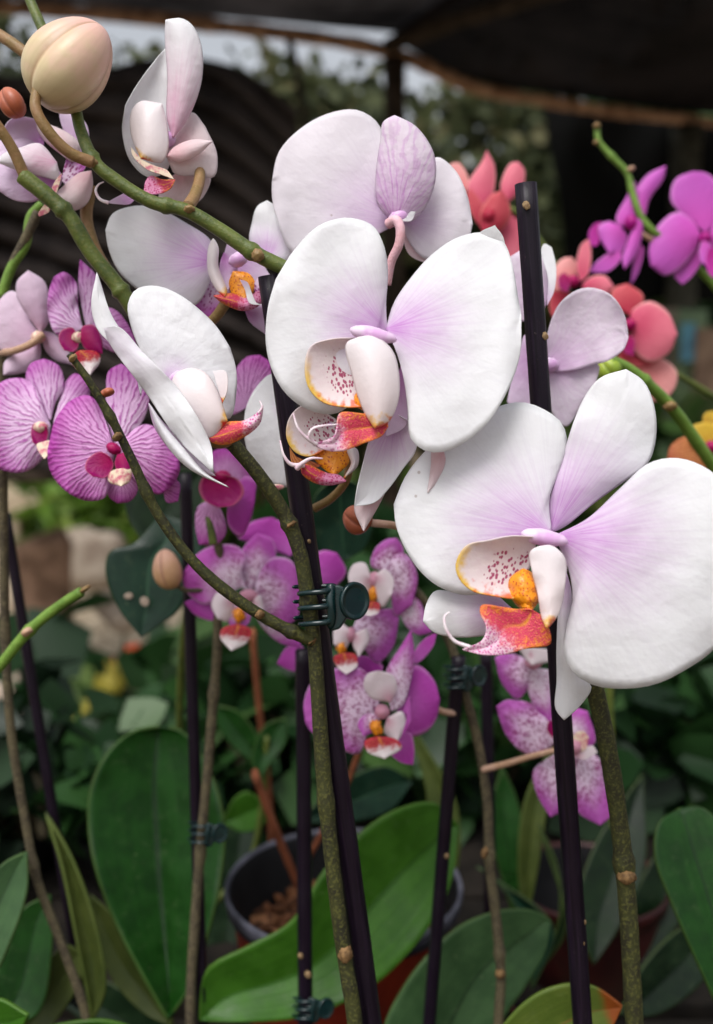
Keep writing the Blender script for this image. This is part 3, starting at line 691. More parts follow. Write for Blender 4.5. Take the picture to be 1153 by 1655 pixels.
# far things
t = link('tree_stump', *(lambda g: (g[0], g[1]))(tube_geo([Vector((P(66, 860, 4.0).x + 0.01 * math.sin(i * 2), P(66, 860, 4.0).y, z)) for i, z in enumerate((0, .12, .3, .45, .56, .60))], [0.15, 0.128, 0.12, 0.118, 0.115, 0.10], 24)), simple('stump_bark', lin((160, 130, 110)), lin((116, 92, 76)), 12, 0.9, 0.1, 0.7, 0.01))
tag(t, 'brown bark-covered stump standing on the path at the left', 'stump')
m_stone = simple('pale_stone', lin((178, 164, 148)), lin((138, 122, 108)), 9, 0.85, 0.2, 0.6, 0.01)
def stone(label, x, y, d, r, seed):
    c = P(x, y, d); rg = random.Random(seed); of = Vector((seed * 3.1, 0, 0))
    V, Fc = ellipsoid_geo(c, (Vector((r * rg.uniform(.9, 1.4), 0, 0)), Vector((0, r, 0)), Vector((0, 0, r * rg.uniform(.7, 1.0)))))
    V = [c + (v - c) * (1 + 0.5 * mnoise.noise((v - c) * (1.1 / r) + of)) for v in V]
    V = [Vector((v.x, v.y, max(v.z, 0.0))) for v in V]
    return tag(link('stone', V, Fc, m_stone), label, 'stone', 'pale stones on the ground')
stone('large pale stone low at the left edge, between thin stems', 12, 1140, 3.5, 0.14, 1)
stone('upright pale stone right of the two crossing dark stems', 92, 1190, 3.35, 0.15, 2)
stone('flat beige stone left of the hanging heart-shaped leaf', 150, 905, 5.3, 0.20, 3)
stone('pale stone below the heart-shaped leaf', 205, 985, 4.2, 0.12, 4)
stone('pinkish stone under the green cut spike', 118, 1120, 3.6, 0.12, 5)
v, f = box_geo(-3.2, -1.15, 6.9, 6.97, 0.28, 0.42)
rl = tag(empty('low_fence', Vector((-2.2, 6.93, 0))), 'pale low board fence beyond the path', 'fence')
bevel(flatshade(link('board', v, f, m_path, rl)), 0.005)
for k in range(4):
    v, f = box_geo(-3.15 + k * 0.64, -3.07 + k * 0.64, 6.97, 7.03, 0, 0.5); bevel(flatshade(link('fence_post', v, f, m_path, rl)), 0.005)
# painted boards and boxes at the far right
def board(label, x0, x1, y0, y1, d, th, mat, name='painted_board'):
    a = P(x0, y0, d); b = P(x1, y1, d); v, f = box_geo(a.x, b.x, a.y, a.y + th, max(b.z, 0.0), a.z)
    return tag(bevel(flatshade(link(name, v, f, mat)), 0.006), label, 'board', 'boards leaning at the back')
board('pale green board standing behind the coral flowers', 1096, 1146, 500, 720, 4.3, 0.05, simple('pale_green_paint', lin((124, 146, 112)), lin((96, 116, 90)), 8, 0.7, 0.2))
board('light blue painted board beside the brown one', 1104, 1126, 522, 585, 4.22, 0.03, simple('blue_paint', lin((96, 150, 170)), lin((80, 120, 140)), 10, 0.7, 0.2))
board('brown board at the right edge behind the yellow orchid', 1128, 1180, 530, 640, 4.2, 0.04, simple('brown_paint', lin((140, 118, 100)), lin((112, 92, 78)), 8, 0.8, 0.1))
board('weathered grey board behind the green bent stem', 1040, 1300, 650, 830, 4.35, 0.05, simple('grey_board', lin((110, 106, 92)), lin((76, 74, 64)), 8, 0.8, 0.1))
board('beige board behind the pale coral petal', 1070, 1098, 498, 640, 4.3, 0.04, simple('beige_board', lin((120, 112, 98)), lin((96, 88, 78)), 8, 0.8, 0.1))
# leafy plants between the bench and the path
S = shrub_at
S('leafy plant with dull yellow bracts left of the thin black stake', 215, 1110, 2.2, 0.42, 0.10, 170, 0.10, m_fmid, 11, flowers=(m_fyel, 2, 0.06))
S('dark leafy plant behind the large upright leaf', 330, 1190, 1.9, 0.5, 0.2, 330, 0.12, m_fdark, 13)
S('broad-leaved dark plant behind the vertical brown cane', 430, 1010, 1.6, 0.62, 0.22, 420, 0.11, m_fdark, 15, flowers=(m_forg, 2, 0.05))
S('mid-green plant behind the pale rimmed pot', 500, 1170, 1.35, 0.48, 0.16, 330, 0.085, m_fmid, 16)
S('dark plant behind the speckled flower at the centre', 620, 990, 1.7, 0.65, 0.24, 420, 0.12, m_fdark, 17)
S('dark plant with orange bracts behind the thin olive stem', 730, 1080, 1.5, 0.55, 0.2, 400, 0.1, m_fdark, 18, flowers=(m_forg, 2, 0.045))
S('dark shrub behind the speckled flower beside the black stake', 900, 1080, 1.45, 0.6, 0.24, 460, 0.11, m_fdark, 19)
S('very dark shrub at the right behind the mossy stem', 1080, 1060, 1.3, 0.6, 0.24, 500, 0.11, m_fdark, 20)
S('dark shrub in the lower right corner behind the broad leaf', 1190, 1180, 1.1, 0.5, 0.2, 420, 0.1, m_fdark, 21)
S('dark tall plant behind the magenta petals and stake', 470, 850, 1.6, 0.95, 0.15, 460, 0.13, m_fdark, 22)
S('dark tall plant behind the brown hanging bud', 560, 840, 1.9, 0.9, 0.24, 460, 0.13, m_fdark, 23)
S('green grassy plant beyond the path left of the striped flower', 160, 800, 6.2, 0.5, 0.35, 420, 0.2, m_flight, 25, asp=0.2)
S('dark plant in front of the far boards at the right', 1010, 640, 3.4, 0.8, 0.3, 500, 0.15, m_fmid, 26)

# ------------------------------------------------------------------ stakes, canes and clips
def stake(label, a, b, e, r, scars=(), mat=None):
    """a: top, b: where it leaves the picture, e: its foot; each (x, y, d)"""
    t = tag(empty('plant_stake', P(*e)), label, 'stake', 'black plant stakes')
    c = [P(*a).lerp(P(*b), i / 30) for i in range(30)] + [P(*b).lerp(P(*e), i / 6) for i in range(7)]
    V, Fc, at = tube_geo(c, [r * 0.001 * (1 + 0.03 * mnoise.noise(p * 60)) for p in c], 16)
    o = link('cane', V, Fc, mat or m_stake, t, attrs={'mm': at})
    for x, y, d, q in scars: blob(t, 'scar', x, y, d, q, q * 1.2, 3, 20, m_scar, 0.2)
    return t
stake('black stake rising highest at the right, in front of the coral flowers', (850, 297, .315), (942, 1655, .350), (966, 2010, .360), 3.5,
      [(851, 332, .3118, 6), (881, 543, .318, 5.5), (937, 1522, .3435, 8), (944, 1490, .3435, 4)])
stake('purple-black stake with the large teal clip, slanting through the middle', (436, 446, .312), (601, 1655, .346), (642, 1965, .354), 3.7, [(500, 875, .3195, 3)])
stake('thin black stake beside the large dark upright leaf', (300, 765, .425), (328, 1655, .455), (334, 1900, .46), 2.7)
stake('thin black stake standing left of the mossy stem', (490, 1050, .415), (494, 1655, .436), (495, 1900, .442), 3.3, [(486, 1545, .4285, 4), (498, 1575, .4285, 5)])
m_stw = stake_mat('weathered_stake')
stake('weathered black stake leaning left under the speckled flowers', (742, 1060, .42), (694, 1655, .445), (672, 1900, .45), 3.0, [(722, 1383, .4305, 4), (700, 1610, .441, 4)])
stake('black stake behind the thin olive stem', (786, 1050, .52), (796, 1655, .56), (798, 1820, .565), 3.4)
stake('thin dark stake leaning at the far left', (8, 830, .46), (142, 1655, .50), (172, 1850, .505), 2.6)
for lb, pts, r in (('red-brown cane slanting into the pale rimmed pot', [(412, 1250, .520), (445, 1340, .535), (486, 1440, .555)], 4.6),
               ('red-brown cane leaning right out of the pot', [(592, 1180, .500), (560, 1270, .525), (478, 1425, .556)], 3.4),
               ('upright red-brown cane behind the small green shoot', [(408, 1020, .60), (420, 1150, .62), (436, 1290, .64), (440, 1480, .66)], 4.4)):
    thing_tube('wooden_cane', lb, 'cane', pts, r, r, m_wood, 'wooden canes', flat=0.45, jit=0.06)
def clip(label, x, y, d, sc, ang=0, mir=1):
    t = tag(empty('stem_clip', P(x, y, d)), label, 'clip', 'teal stem clips')
    a = R(ang)
    def q(u, v, dd=0):
        u, v = u * sc * mir, v * sc; return (x + u * math.cos(a) - v * math.sin(a), y + u * math.sin(a) + v * math.cos(a), d + dd * sc)
    mmp = d / F * 1000 * sc
    for v in (-26, -2, 24): tube(t, 'prong', [q(14, v - 4, -.004), q(0, v - 1, -.0062), q(-22, v, -.0060), q(-37, v + 1, -.0035), q(-42, v + 1, .001)], 5.0 * mmp, 4.0 * mmp, m_clip, 10, 6, round_end=True)
    for v in (-36, -12, 14): tube(t, 'rear_prong', [q(16, v, .006), q(-20, v, .0062), q(-42, v, .003), q(-51, v, .001)], 4.0 * mmp, 3.4 * mmp, m_clip, 10, 5, round_end=True)
    tube(t, 'spine', [q(12, -38, -.0035), q(10, -14, -.005), q(11, 10, -.005), q(8, 34, -.004)], 8 * mmp, 7 * mmp, m_clip, 12, 6, round_end=True)
    # jaw: a wedge from the spine out to the thumb pad
    V = [P(*q(u, v, dd)) for dd in (-.0045, .0035) for u, v in ((8, -39), (26, -36), (40, -28), (44, 6), (34, 20), (24, 34), (8, 38))]
    n = 7; Fc = [tuple(range(n)), tuple(reversed(range(n, 2 * n)))] + [(i, i + n, (i + 1) % n + n, (i + 1) % n) for i in range(n)]
    bevel(flatshade(link('jaw', V, Fc, m_clip, t)), 0.0007)
    c = P(*q(49, -10, -.006)); s = d / F * sc
    ex = Vector((math.cos(a), 0, -math.sin(a))); ey = Vector((0, SP, CP)); fw = Vector((0, CP, -SP))
    nrm = (-fw * 0.86 + ex * 0.5 * mir).normalized(); e1 = ey; e2 = e1.cross(nrm).normalized()
    V, Fc = [], []; ns = 32; prof = [(0.001, 1.5), (20, 1.0), (24, 1.5), (27, 4), (30, 3), (30.5, -4), (24, -6), (0.001, -6)]
    for r, h in prof:
        for k in range(ns): V.append(c + (e1 * math.cos(6.28319 * k / ns) + e2 * math.sin(6.28319 * k / ns) * 0.86) * r * s + nrm * h * s)
    for j in range(len(prof) - 1):
        for k in range(ns): Fc.append((j * ns + k, j * ns + (k + 1) % ns, (j + 1) * ns + (k + 1) % ns, (j + 1) * ns + k))
    link('thumb_pad', V, Fc, m_clip, t); return t
clip('large teal clip holding the mossy stem to the slanting stake', 525, 983, .3180, 1.0, -2)
clip('small teal clip on the thin stake before the large dark leaf', 330, 1350, .437, 0.52, 4)
clip('teal clip at the bottom edge beside the mossy stem', 500, 1634, .4285, 0.55, 3)
clip('dark teal clip high on the weathered leaning stake', 746, 1098, .415, 0.58, 0)
clip('teal clip low on the thin dark stake at the left', 132, 1612, .492, 0.5, -8, -1)

# ------------------------------------------------------------------ the pots in view
pc = P(556, 1425, .54)
pot('red pot with a pale grey rim and bark inside', pc, .0640, .047, .118, m_terra, m_rim, m_black)
soil(pc + Vector((0, 0, -.034)), .056, 1100, 3, 'brown bark chips filling the pale rimmed pot')
pot('dark red pot behind the right black stake', P(950, 1420, .66), .052, .040, .118, m_dred, m_dred, m_black)
pot('dark red pot under the broad bright leaf', P(660, 1670, .50), .060, .045, .11, m_dred, m_dred, m_black)

# ------------------------------------------------------------------ white orchid on the slanting stake
A = plant('white-flowered orchid on the slanting stake, with a fat cream bud', 588, 1975, .352)
st = tube(A, 'flower_stem', [(590, 1975, .348), (574, 1655, .338), (556, 1540, .335), (538, 1400, .331), (523, 1250, .327), (514, 1120, .323), (508, 1040, .3205), (497, 960, .3175), (484, 890, .315), (462, 835, .313), (420, 770, .309), (372, 712, .306)], 2.7, 2.3, m_moss, jit=0.08, nodes=(0.335, 0.62, 0.80))
node(st, 558, 1541, .3335, 13, 18, 0); node(st, 503, 1036, .319, 12, 8, 25); node(st, 470, 848, .3125, 13, 6, 30)
b1 = tube(A, 'flower_stem', [(504, 1035, .319), (470, 1020, .3165), (400, 980, .312), (320, 915, .307), (255, 830, .302), (212, 740, .297), (178, 672, .293), (140, 610, .289), (112, 572, .287)], 2.2, 1.0, m_moss, jit=0.08, nodes=(0.12, 0.55, 0.75))
node(b1, 420, 993, .3115, 9, 9, 30); node(b1, 190, 706, .2935, 10, 8, 40); node(b1, 118, 579, .2865, 9, 6, 50, m_ped)
bud(A, 174, 634, .2925, 13, 7, 20, m_budb)
b2 = tube(A, 'flower_stem', [(500, 452, .309), (462, 434, .309), (410, 408, .3085), (350, 368, .308), (300, 340, .3075), (245, 326, .307), (190, 293, .3065), (155, 264, .306), (132, 215, .308), (122, 175, .312), (100, 110, .318), (66, 40, .324), (40, -20, .328)], 2.55, 1.6, m_gstem, jit=0.05, nodes=(0.17, 0.38, 0.6))
node(b2, 417, 413, .3055, 11, 13, 20, m_ped); node(b2, 306, 338, .3055, 10, 8, 0, m_ped); node(b2, 150, 263, .3045, 10, 9, 0, m_ped)
tube(b2, 'pedicel', [(150, 263, .304), (112, 246, .301), (78, 212, .298), (58, 175, .297), (60, 145, .299)], 1.9, 1.6, m_ped, jit=0.05)
bud(A, 114, 104, .303, 68, 80, -42, m_bud, 'fat cream and pink flower bud with a seam')
b3 = tube(A, 'flower_stem', [(36, 284, .318), (75, 315, .319), (112, 350, .32), (145, 405, .322), (190, 462, .324), (215, 500, .326), (250, 570, .334), (300, 700, .345)], 2.7, 2.5, m_gstem, jit=0.07, nodes=(0.25, 0.6))
tube(A, 'flower_stem', [(146, 300, .335), (140, 350, .336), (155, 405, .336), (190, 462, .337), (225, 520, .34), (265, 620, .35)], 2.2, 1.8, m_ped, jit=0.07)
tube(A, 'flower_stem', [(40, 284, .318), (20, 240, .315), (-6, 200, .312), (-30, 170, .31)], 1.9, 1.6, m_ped)
tube(A, 'flower_stem', [(-20, 45, .34), (20, 70, .336), (60, 100, .334)], 2.0, 2.0, m_ped)
bud(A, 20, 166, .325, 21, 26, 30, m_budb, 'small orange-brown bud')

# front flower in the middle
f1 = flower(A, 603, 541, .2820, 38, 13, -12, m_column, 'large white flower at the centre, lip turned left')
petal(f1, 'petal', '626,534|624,490 627,440 621,398 603,365 562,352 517,364 476,404|446,452|606,572 585,632 545,668 500,663 463,637 440,598 430,553 433,500', m_white, .2895, .287, cup=2.0, bow=-3, ruf=0.9)
petal(f1, 'petal', '624,532|636,492 662,452 698,412 740,384 785,376 815,392|843,510|640,566 654,618 660,668 664,708 684,727 714,731 752,715 794,676 826,620 841,570', m_white, .289, .2845, cup=2.0, bow=-3.5, tilt=-5, ruf=0.9)
petal(f1, 'petal', '790,420|772,392 776,376|800,364|815,410 814,384', m_white2, .294, .289, bow=-1)
petal(f1, 'sepal', '640,668|672,690 672,728 652,757 628,790 606,812|573,818|608,690 596,715 588,745 578,785', m_white, .2975, .2965, cup=-3, bow=2, ruf=0.5)
petal(f1, 'sepal', '606,795|625,786 617,808|588,859|578,805 573,822', m_blush, .2995, .298, cup=2)
petal(f1, 'sepal', '648,590|656,620 660,660 655,690|624,706|640,620 630,660', m_lilac, .294, .296, bow=2)
petal(f1, 'sepal', '716,725|700,722 697,752|691,797|720,745 706,780', m_blush, .2895, .289, cup=1)
petal(f1, 'side_lobe', '574,546|580,575 584,612|596,657|535,548 502,560 493,595 500,628 522,650 558,658', m_lobe_in, .2845, .2805, tilt=-3, cup=-1.5, bow=3, th=0.32)
petal(f1, 'side_lobe', '580,545|560,556 570,608 588,664|606,692|605,543 634,566 645,606 643,650 626,684', m_lobe_out, .2790, .2765, cup=4.5, bow=-2.5, th=0.32)
petal(f1, 'callus', '586,632|600,642 602,656|596,664|576,640 578,654', m_callus, .2815, .2800, bow=-1.0, cup=2, th=1.2)
petal(f1, 'lip', '627,690|624,672 586,668 549,668 545,690 540,705|505,718|618,704 590,716 553,729 525,727', m_mid, .2785, .272, cup=1.0, bow=1.5, fold=1.8, th=0.4, ruf=0.6)
tendril(f1, [(512, 718, .2722), (496, 708, .270), (482, 692, .2685), (474, 668, .2685)], .6)
tendril(f1, [(510, 719, .2722), (500, 705, .2700), (506, 693, .2690), (524, 688, .2690), (546, 686, .270)], .6)

# the lip of the flower below it
f6 = flower(A, 530, 690, .309, 18, 12, 0, m_column, 'white flower half hidden behind the central one, orange lip below')
petal(f6, 'petal', '480,650|462,612 440,604 415,625 398,660|394,700|486,700 480,745 470,786 448,785 425,768 403,735', m_white2, .333, .335, cup=2, ruf=0.6)
petal(f6, 'side_lobe', '520,665|545,680 548,700|541,716|490,655 468,675 463,705 474,728 500,738', m_lobe_in, .304, .301, tilt=-2, bow=3, th=0.32)
petal(f6, 'side_lobe', '570,722|578,728 578,752|556,773|562,728 568,748', m_lobe_out, .301, .300, cup=2, th=0.32)
petal(f6, 'callus', '528,722|506,727 512,745|540,768|556,722 564,745', m_callus, .304, .3025, cup=2, th=1.0)
petal(f6, 'lip', '490,750|500,752 530,765 548,768|560,778|488,764 508,780 535,784', m_midp, .3005, .300, cup=2, th=0.32)
petal(f6, 'lip', '468,722|480,738 505,746|522,752|474,752 495,760', m_rust, .3045, .304, th=0.6)
tendril(f6, [(492, 752, .3), (470, 750, .298), (459, 736, .297), (453, 712, .297)], .8, .25)
tendril(f6, [(480, 757, .299), (490, 748, .297), (503, 741, .296), (522, 741, .296)], .9, .25)
tube(f6, 'pedicel', [(508, 822, .335), (535, 806, .332), (560, 776, .326), (566, 740, .322)], 1.5, 1.3, m_ped)
# brown bud hanging under it
bud(A, 578, 838, .330, 26, 24, 60, m_budb, 'brown bud behind the narrow white sepal'); tube(A, 'pedicel', [(600, 845, .330), (640, 850, .332), (690, 870, .340)], 1.3, 1.3, m_tanped)
blob(A, 'bud_scar', 447, 787, .3330, 13, 5, 4, 0, m_cream)

# flower at the left, seen from its side
f2 = flower(A, 288, 612, .2985, 16, 12, 30, m_column, 'white flower seen from its side, narrow bright petal in front')
petal(f2, 'petal', '262,612|232,574 213,530 207,492 220,468 252,462 288,475 322,500 350,528|372,562|300,640 345,672 372,676 382,635 382,598', m_white2, .3015, .306, cup=2.5, bow=-2, ruf=0.8)
petal(f2, 'petal', '168,530|192,528 232,570 285,624 318,672 342,722|345,764|178,556 233,630 290,712', m_plain, .2915, .286, cup=1.5, tilt=2, ruf=1.6)
petal(f2, 'sepal', '228,640|214,590 184,560 158,532 148,492|157,440|234,580 205,545 182,512', m_plain, .2965, .299, cup=1, ruf=0.5)
petal(f2, 'sepal', '240,650|268,690 300,728 333,765|371,788|254,690 276,728 310,760', m_plain, .2905, .287, cup=2)
petal(f2, 'sepal', '240,652|262,680 296,715 320,742|350,770|250,690 275,726 310,758', m_back, .2945, .292, cup=2)
petal(f2, 'side_lobe', '300,655|278,622 285,604 308,595 333,603 350,628|368,680|312,690 340,708', m_lobe_out, .2935, .290, cup=3, bow=-3, th=0.32)
petal(f2, 'side_lobe', '345,600|365,600 368,630|360,652|352,625', m_lobe_out, .2985, .297, th=0.7)
petal(f2, 'lip', '335,706|352,690 370,682 395,680 415,668|426,655|345,716 368,718 398,704 420,684', m_mid, .2915, .288, cup=2, th=0.32)
tendril(f2, [(418, 668, .2885), (424, 658, .288), (420, 648, .288)], .4)
tube(f2, 'pedicel', [(372, 712, .305), (352, 716, .303), (336, 708, .300)], 1.9, 1.6, m_ped)

# flower seen from behind at the top
f3 = flower(A, 645, 352, .322, 18, 14, 20, m_column, 'white flower seen from behind at the top, striped pink sepal')
petal(f3, 'petal', '648,358|612,330 612,285 622,232 610,198 578,178 536,182 490,205 452,244|440,292|600,385 545,410 500,425 468,405 450,360 441,325', m_shade, .327, .330, cup=2, ruf=0.8)
petal(f3, 'petal', '650,356|668,330 690,290 705,254 735,274 755,315|764,362|662,392 690,420 730,420 755,395', m_shade, .3275, .331, cup=2, ruf=0.6)
petal(f3, 'sepal', '640,362|612,332 608,286 616,225 620,198|638,187|668,356 690,330 704,288 700,246 672,205', m_pinkback, .322, .318, cup=4.5, bow=-3, th=0.5)
petal(f3, 'sepal', '652,362|662,370 680,400|700,430|652,385 662,412', m_blush, .329, .333)
petal(f3, 'sepal', '638,356|655,353 664,342|672,342|655,358 666,356', m_white2, .320, .317)
tube(f3, 'pedicel', [(628, 362, .3185), (640, 356, .316), (647, 368, .3155), (645, 395, .3165), (633, 422, .319), (626, 460, .322)], 1.7, 1.4, m_pped)

# flower above left, orange-hearted
f4 = flower(A, 385, 420, .3215, 16, 12, 20, m_column, 'white flower behind the green stem, pink and orange heart')
petal(f4, 'petal', '352,424|340,388 300,360 250,335 212,334 182,346|171,372|338,460 318,492 290,498 250,485 215,462 190,435 176,402', m_white, .332, .329, cup=3, bow=-3, ruf=0.7)
petal(f4, 'sepal', '356,440|335,455 305,478 302,500|330,518|372,470 366,500 350,516', m_speck, .3345, .337, cup=2)
petal(f4, 'petal', '430,425|404,392 408,358 416,334|432,324|470,420 482,405 470,368 452,338', m_white, .333, .336, cup=2, ruf=0.4)
petal(f4, 'petal', '360,420|372,388 396,396 420,420|440,450|374,450 400,470', m_lilac, .331, .333)
petal(f4, 'side_lobe', '345,386|352,400 352,430 366,470|364,480|338,402 338,440 350,466', m_lobe_out, .3195, .318, cup=2, th=0.7)
petal(f4, 'side_lobe', '362,408|378,412 384,440|366,474|356,424 356,450', m_lilac, .3245, .321, bow=2)
petal(f4, 'callus', '378,440|372,460 382,484|396,488|402,444 412,462', m_callus, .3205, .3185, cup=2, th=1.0)
petal(f4, 'side_lobe', '418,448|410,462 418,480|428,486|430,452 436,470', m_speck2, .321, .320)
petal(f4, 'lip', '345,478|375,474 400,480 420,470|432,482|360,490 390,502 412,498', m_midp, .3185, .316, cup=2)
petal(f4, 'lip', '388,452|400,456 408,475 416,490|436,492|396,468 404,490', m_white2, .3165, .315)
petal(f4, 'sepal', '396,500|412,496 432,490|432,542|404,520', m_lilac, .326, .328, cup=1)
tube(f4, 'pedicel', [(366, 488, .327), (354, 506, .329), (338, 524, .332), (326, 540, .338)], 1.9, 1.6, m_ped)

# half-open flower in profile at the top
f5 = flower(A, 268, 225, .3175, 16, 14, 0, m_column, 'half-open white flower in profile beside the cream bud')
petal(f5, 'petal', '278,220|272,180 274,130 274,74 246,104 220,140|203,170|270,275 240,286 212,262 198,215', m_plain, .3225, .318, cup=-2, bow=3, ruf=0.6)
petal(f5, 'petal', '280,224|270,190 271,130 267,60|268,32|305,190 326,130 326,75 312,42 294,30', m_tint, .315, .312, cup=3.5, bow=-2)
petal(f5, 'sepal', '284,240|266,250 275,232 300,190 312,182|332,205|280,278 320,285 346,286 351,250', m_blush, .3165, .321, cup=3, bow=-1)
petal(f5, 'sepal', '268,252|285,236 312,226|344,228|290,262 320,250', m_blush, .3145, .316, cup=1.5, bow=-1.5)
petal(f5, 'sepal', '300,270|270,292 258,312|256,328|340,285 334,310 318,328 288,332', m_blush, .3245, .327, cup=2)
petal(f5, 'side_lobe', '262,168|228,164 213,180 212,215|228,256|270,200 272,240 262,262', m_lobe_out, .3145, .312, cup=3, bow=-2, th=0.32)
petal(f5, 'lip', '212,238|230,258 250,268 270,275|282,290|215,252 238,274 260,282', m_cream, .3125, .312, th=0.32)
petal(f5, 'lip', '284,290|262,290 244,284 236,292|232,312|276,305 256,314', m_midp, .3155, .313, th=0.32)
petal(f5, 'lip', '222,318|205,312 190,318|172,328|210,330 190,330', m_lilac, .314, .312)
tendril(f5, [(176, 328, .312), (162, 322, .311), (155, 308, .311), (160, 298, .311), (168, 294, .311)], .6)
tube(f5, 'pedicel', [(304, 334, .3075), (314, 318, .312), (322, 294, .317), (324, 270, .321)], 2.0, 1.7, m_ped)

# small half-open flower at the left edge
f9 = flower(A, 60, 250, .332, 14, 12, 0, m_column, 'half-open pale pink flower at the left edge beneath the bud')
petal(f9, 'petal', '98,290|60,262 30,250 0,246 -12,280|-6,305|80,312 56,326 24,324', m_lilac, .330, .325, cup=2, bow=-2)
petal(f9, 'petal', '102,286|76,248 42,222 4,224|-12,262|96,302 60,312 8,302', m_lilac, .335, .333, cup=2)
petal(f9, 'petal', '92,262|64,232 30,240 4,250|-4,262|96,290 70,286 30,276', m_tint, .326, .320, cup=2)
petal(f9, 'sepal', '70,240|40,245 10,236 8,205 20,192|42,189|72,215 60,195', m_lilac, .336, .331, cup=-2, bow=2)
petal(f9, 'sepal', '100,250|75,230 62,212 60,200|66,196|120,262 130,235 110,215', m_blush, .333, .332, cup=3, bow=-2)
petal(f9, 'sepal', '118,262|110,232 98,195|96,180|140,240 142,205 120,182', m_lilac, .338, .340, cup=1)
petal(f9, 'lip', '100,292|104,270 112,250|132,250|110,300 130,285 140,262', m_speck2, .334, .334)
petal(f9, 'sepal', '148,276|128,280 104,300 90,315|92,325|150,300 140,330 118,340', m_blush, .331, .329, cup=3, bow=-2)
petal(f9, 'lip', '100,280|90,292 84,308|90,318|98,292', m_cream, .3245, .325)
petal(f9, 'sepal', '74,328|68,336 62,346|64,350|80,330 80,342', m_cream, .328, .329)

# ------------------------------------------------------------------ white orchid at the right
B = plant('white-flowered orchid on the tall right stake, its stem thick and mossy', 1060, 1990, .350)
st = tube(B, 'flower_stem', [(1062, 1990, .350), (1036, 1760, .345), (1026, 1655, .342), (1016, 1480, .337), (1006, 1370, .334), (988, 1240, .330), (968, 1140, .327), (950, 1070, .322), (925, 980, .314), (905, 900, .302)], 3.35, 2.9, m_moss, jit=0.06, nodes=(0.42,))
node(st, 1013, 1416, .3325, 16, 15, 0)
f7 = flower(B, 880, 869, .2790, 38, 14, -10, m_column, 'largest white flower at the right, speckled lip with an orange tongue')
petal(f7, 'sepal', '890,862|886,822 897,780 914,724 928,680 946,640 970,611|1012,597|915,850 962,812 1012,776 1048,748 1061,700 1056,650 1040,616', m_white, .2885, .292, cup=2.0, bow=-2, ruf=0.7)
petal(f7, 'petal', '892,862|888,806 903,762 917,716 908,684 880,662 842,650 792,662 737,690 692,725 657,768|637,815|860,885 810,940 762,962 715,951 682,926 657,890 641,852', m_white, .2850, .293, cup=2.5, bow=-2, tilt=-3, ruf=0.9)
petal(f7, 'petal', '896,866|950,838 1002,790 1050,748 1100,741 1153,764 1192,812|1212,900|918,915 926,968 915,1018 912,1058 930,1090 962,1108 1010,1113 1062,1105 1112,1080 1153,1050 1192,990', m_white, .2825, .274, cup=3.0, bow=-4, ruf=1.0)
petal(f7, 'sepal', '916,925|904,980 900,1045 900,1100 898,1145|912,1164|924,960 920,1040 936,1088 956,1110 940,1138', m_white2, .292, .296, cup=2, bow=-1)
petal(f7, 'sepal', '830,985|790,955 745,958 704,955 690,975|684,1004|812,1018 790,1026 740,1030 702,1022', m_white, .290, .2925, cup=2, bow=-1, ruf=0.4)
petal(f7, 'side_lobe', '868,868|862,900 848,938|830,968|828,866 790,873 754,882 737,912 743,936 764,955 797,963', m_lobe_in, .2775, .2735, tilt=-4, cup=-1, bow=3, th=0.32)
petal(f7, 'side_lobe', '872,884|858,892 860,920 870,960 876,995|884,1016|892,883 913,903 912,950 902,992', m_lobe_out, .2725, .2695, cup=2.2, bow=-0.6, th=0.6, ruf=0.5)
petal(f7, 'callus', '846,922|866,934 874,958|857,986|826,938 828,962 842,980', m_callus, .2760, .2735, bow=-2.0, cup=4, th=1.4, ruf=1.0)
petal(f7, 'lip', '858,984|830,984 806,980 778,978 776,988 786,1012 780,1034|748,1050|880,1000 890,1040 852,1048 815,1058 778,1058', m_mid, .2715, .2655, cup=1.0, bow=1.5, fold=2.2, th=0.4, ruf=0.7)
tendril(f7, [(760, 1046, .2665), (735, 1036, .265), (721, 1016, .264), (719, 996, .264), (727, 989, .264)], .6)

f8 = flower(B, 888, 590, .345, 16, 12, 0, m_column, 'pale flower seen from behind, partly hidden by the tall stake')
petal(f8, 'petal', '880,600|884,545 905,490 945,465 984,474 1008,505|1016,545|915,600 950,592 985,582 1008,565', m_back, .3465, .343, cup=-2, bow=2, ruf=0.8)
petal(f8, 'petal', '885,590|930,596 968,590|962,622|888,650 900,680 915,690 940,655', m_back, .347, .348, cup=1)
petal(f8, 'petal', '884,495|886,450 875,405 880,394|892,400|896,470 899,430', m_white2, .344, .347)
petal(f8, 'petal', '880,500|845,520 820,490 815,450|825,415|888,460 880,420 855,400', m_back, .350, .352, cup=2)
petal(f8, 'petal', '880,560|850,540 838,580 828,610|820,650|885,620 870,660 840,668', m_lilac, .350, .351, cup=1)

# ------------------------------------------------------------------ striped magenta orchid
D = plant('orchid with magenta-veined petals at the left', 150, 1960, .44)
tube(D, 'flower_stem', [(156, 1960, .44), (140, 1650, .435), (105, 1540, .432), (60, 1420, .428), (42, 1330, .426), (18, 1180, .42), (8, 1000, .412), (6, 830, .402), (4, 700, .39), (2, 540, .38), (2, 480, .378), (22, 425, .376), (42, 385, .374), (62, 342, .372)], 2.0, 1.8, m_ostem, jit=0.06, nodes=(0.25, 0.45))
tube(D, 'flower_stem', [(2, 480, .3775), (20, 430, .376), (42, 395, .375), (50, 350, .374), (68, 330, .373)], 1.9, 1.7, m_bright)
s1 = flower(D, 62, 545, .368, 12, 10, 0, m_cream, 'pale lilac flower seen from behind at the left edge')
petal(s1, 'petal', '66,540|50,520 34,480 20,470 4,480|-12,510|55,565 25,568 0,565', m_palep, .371, .374, cup=2)
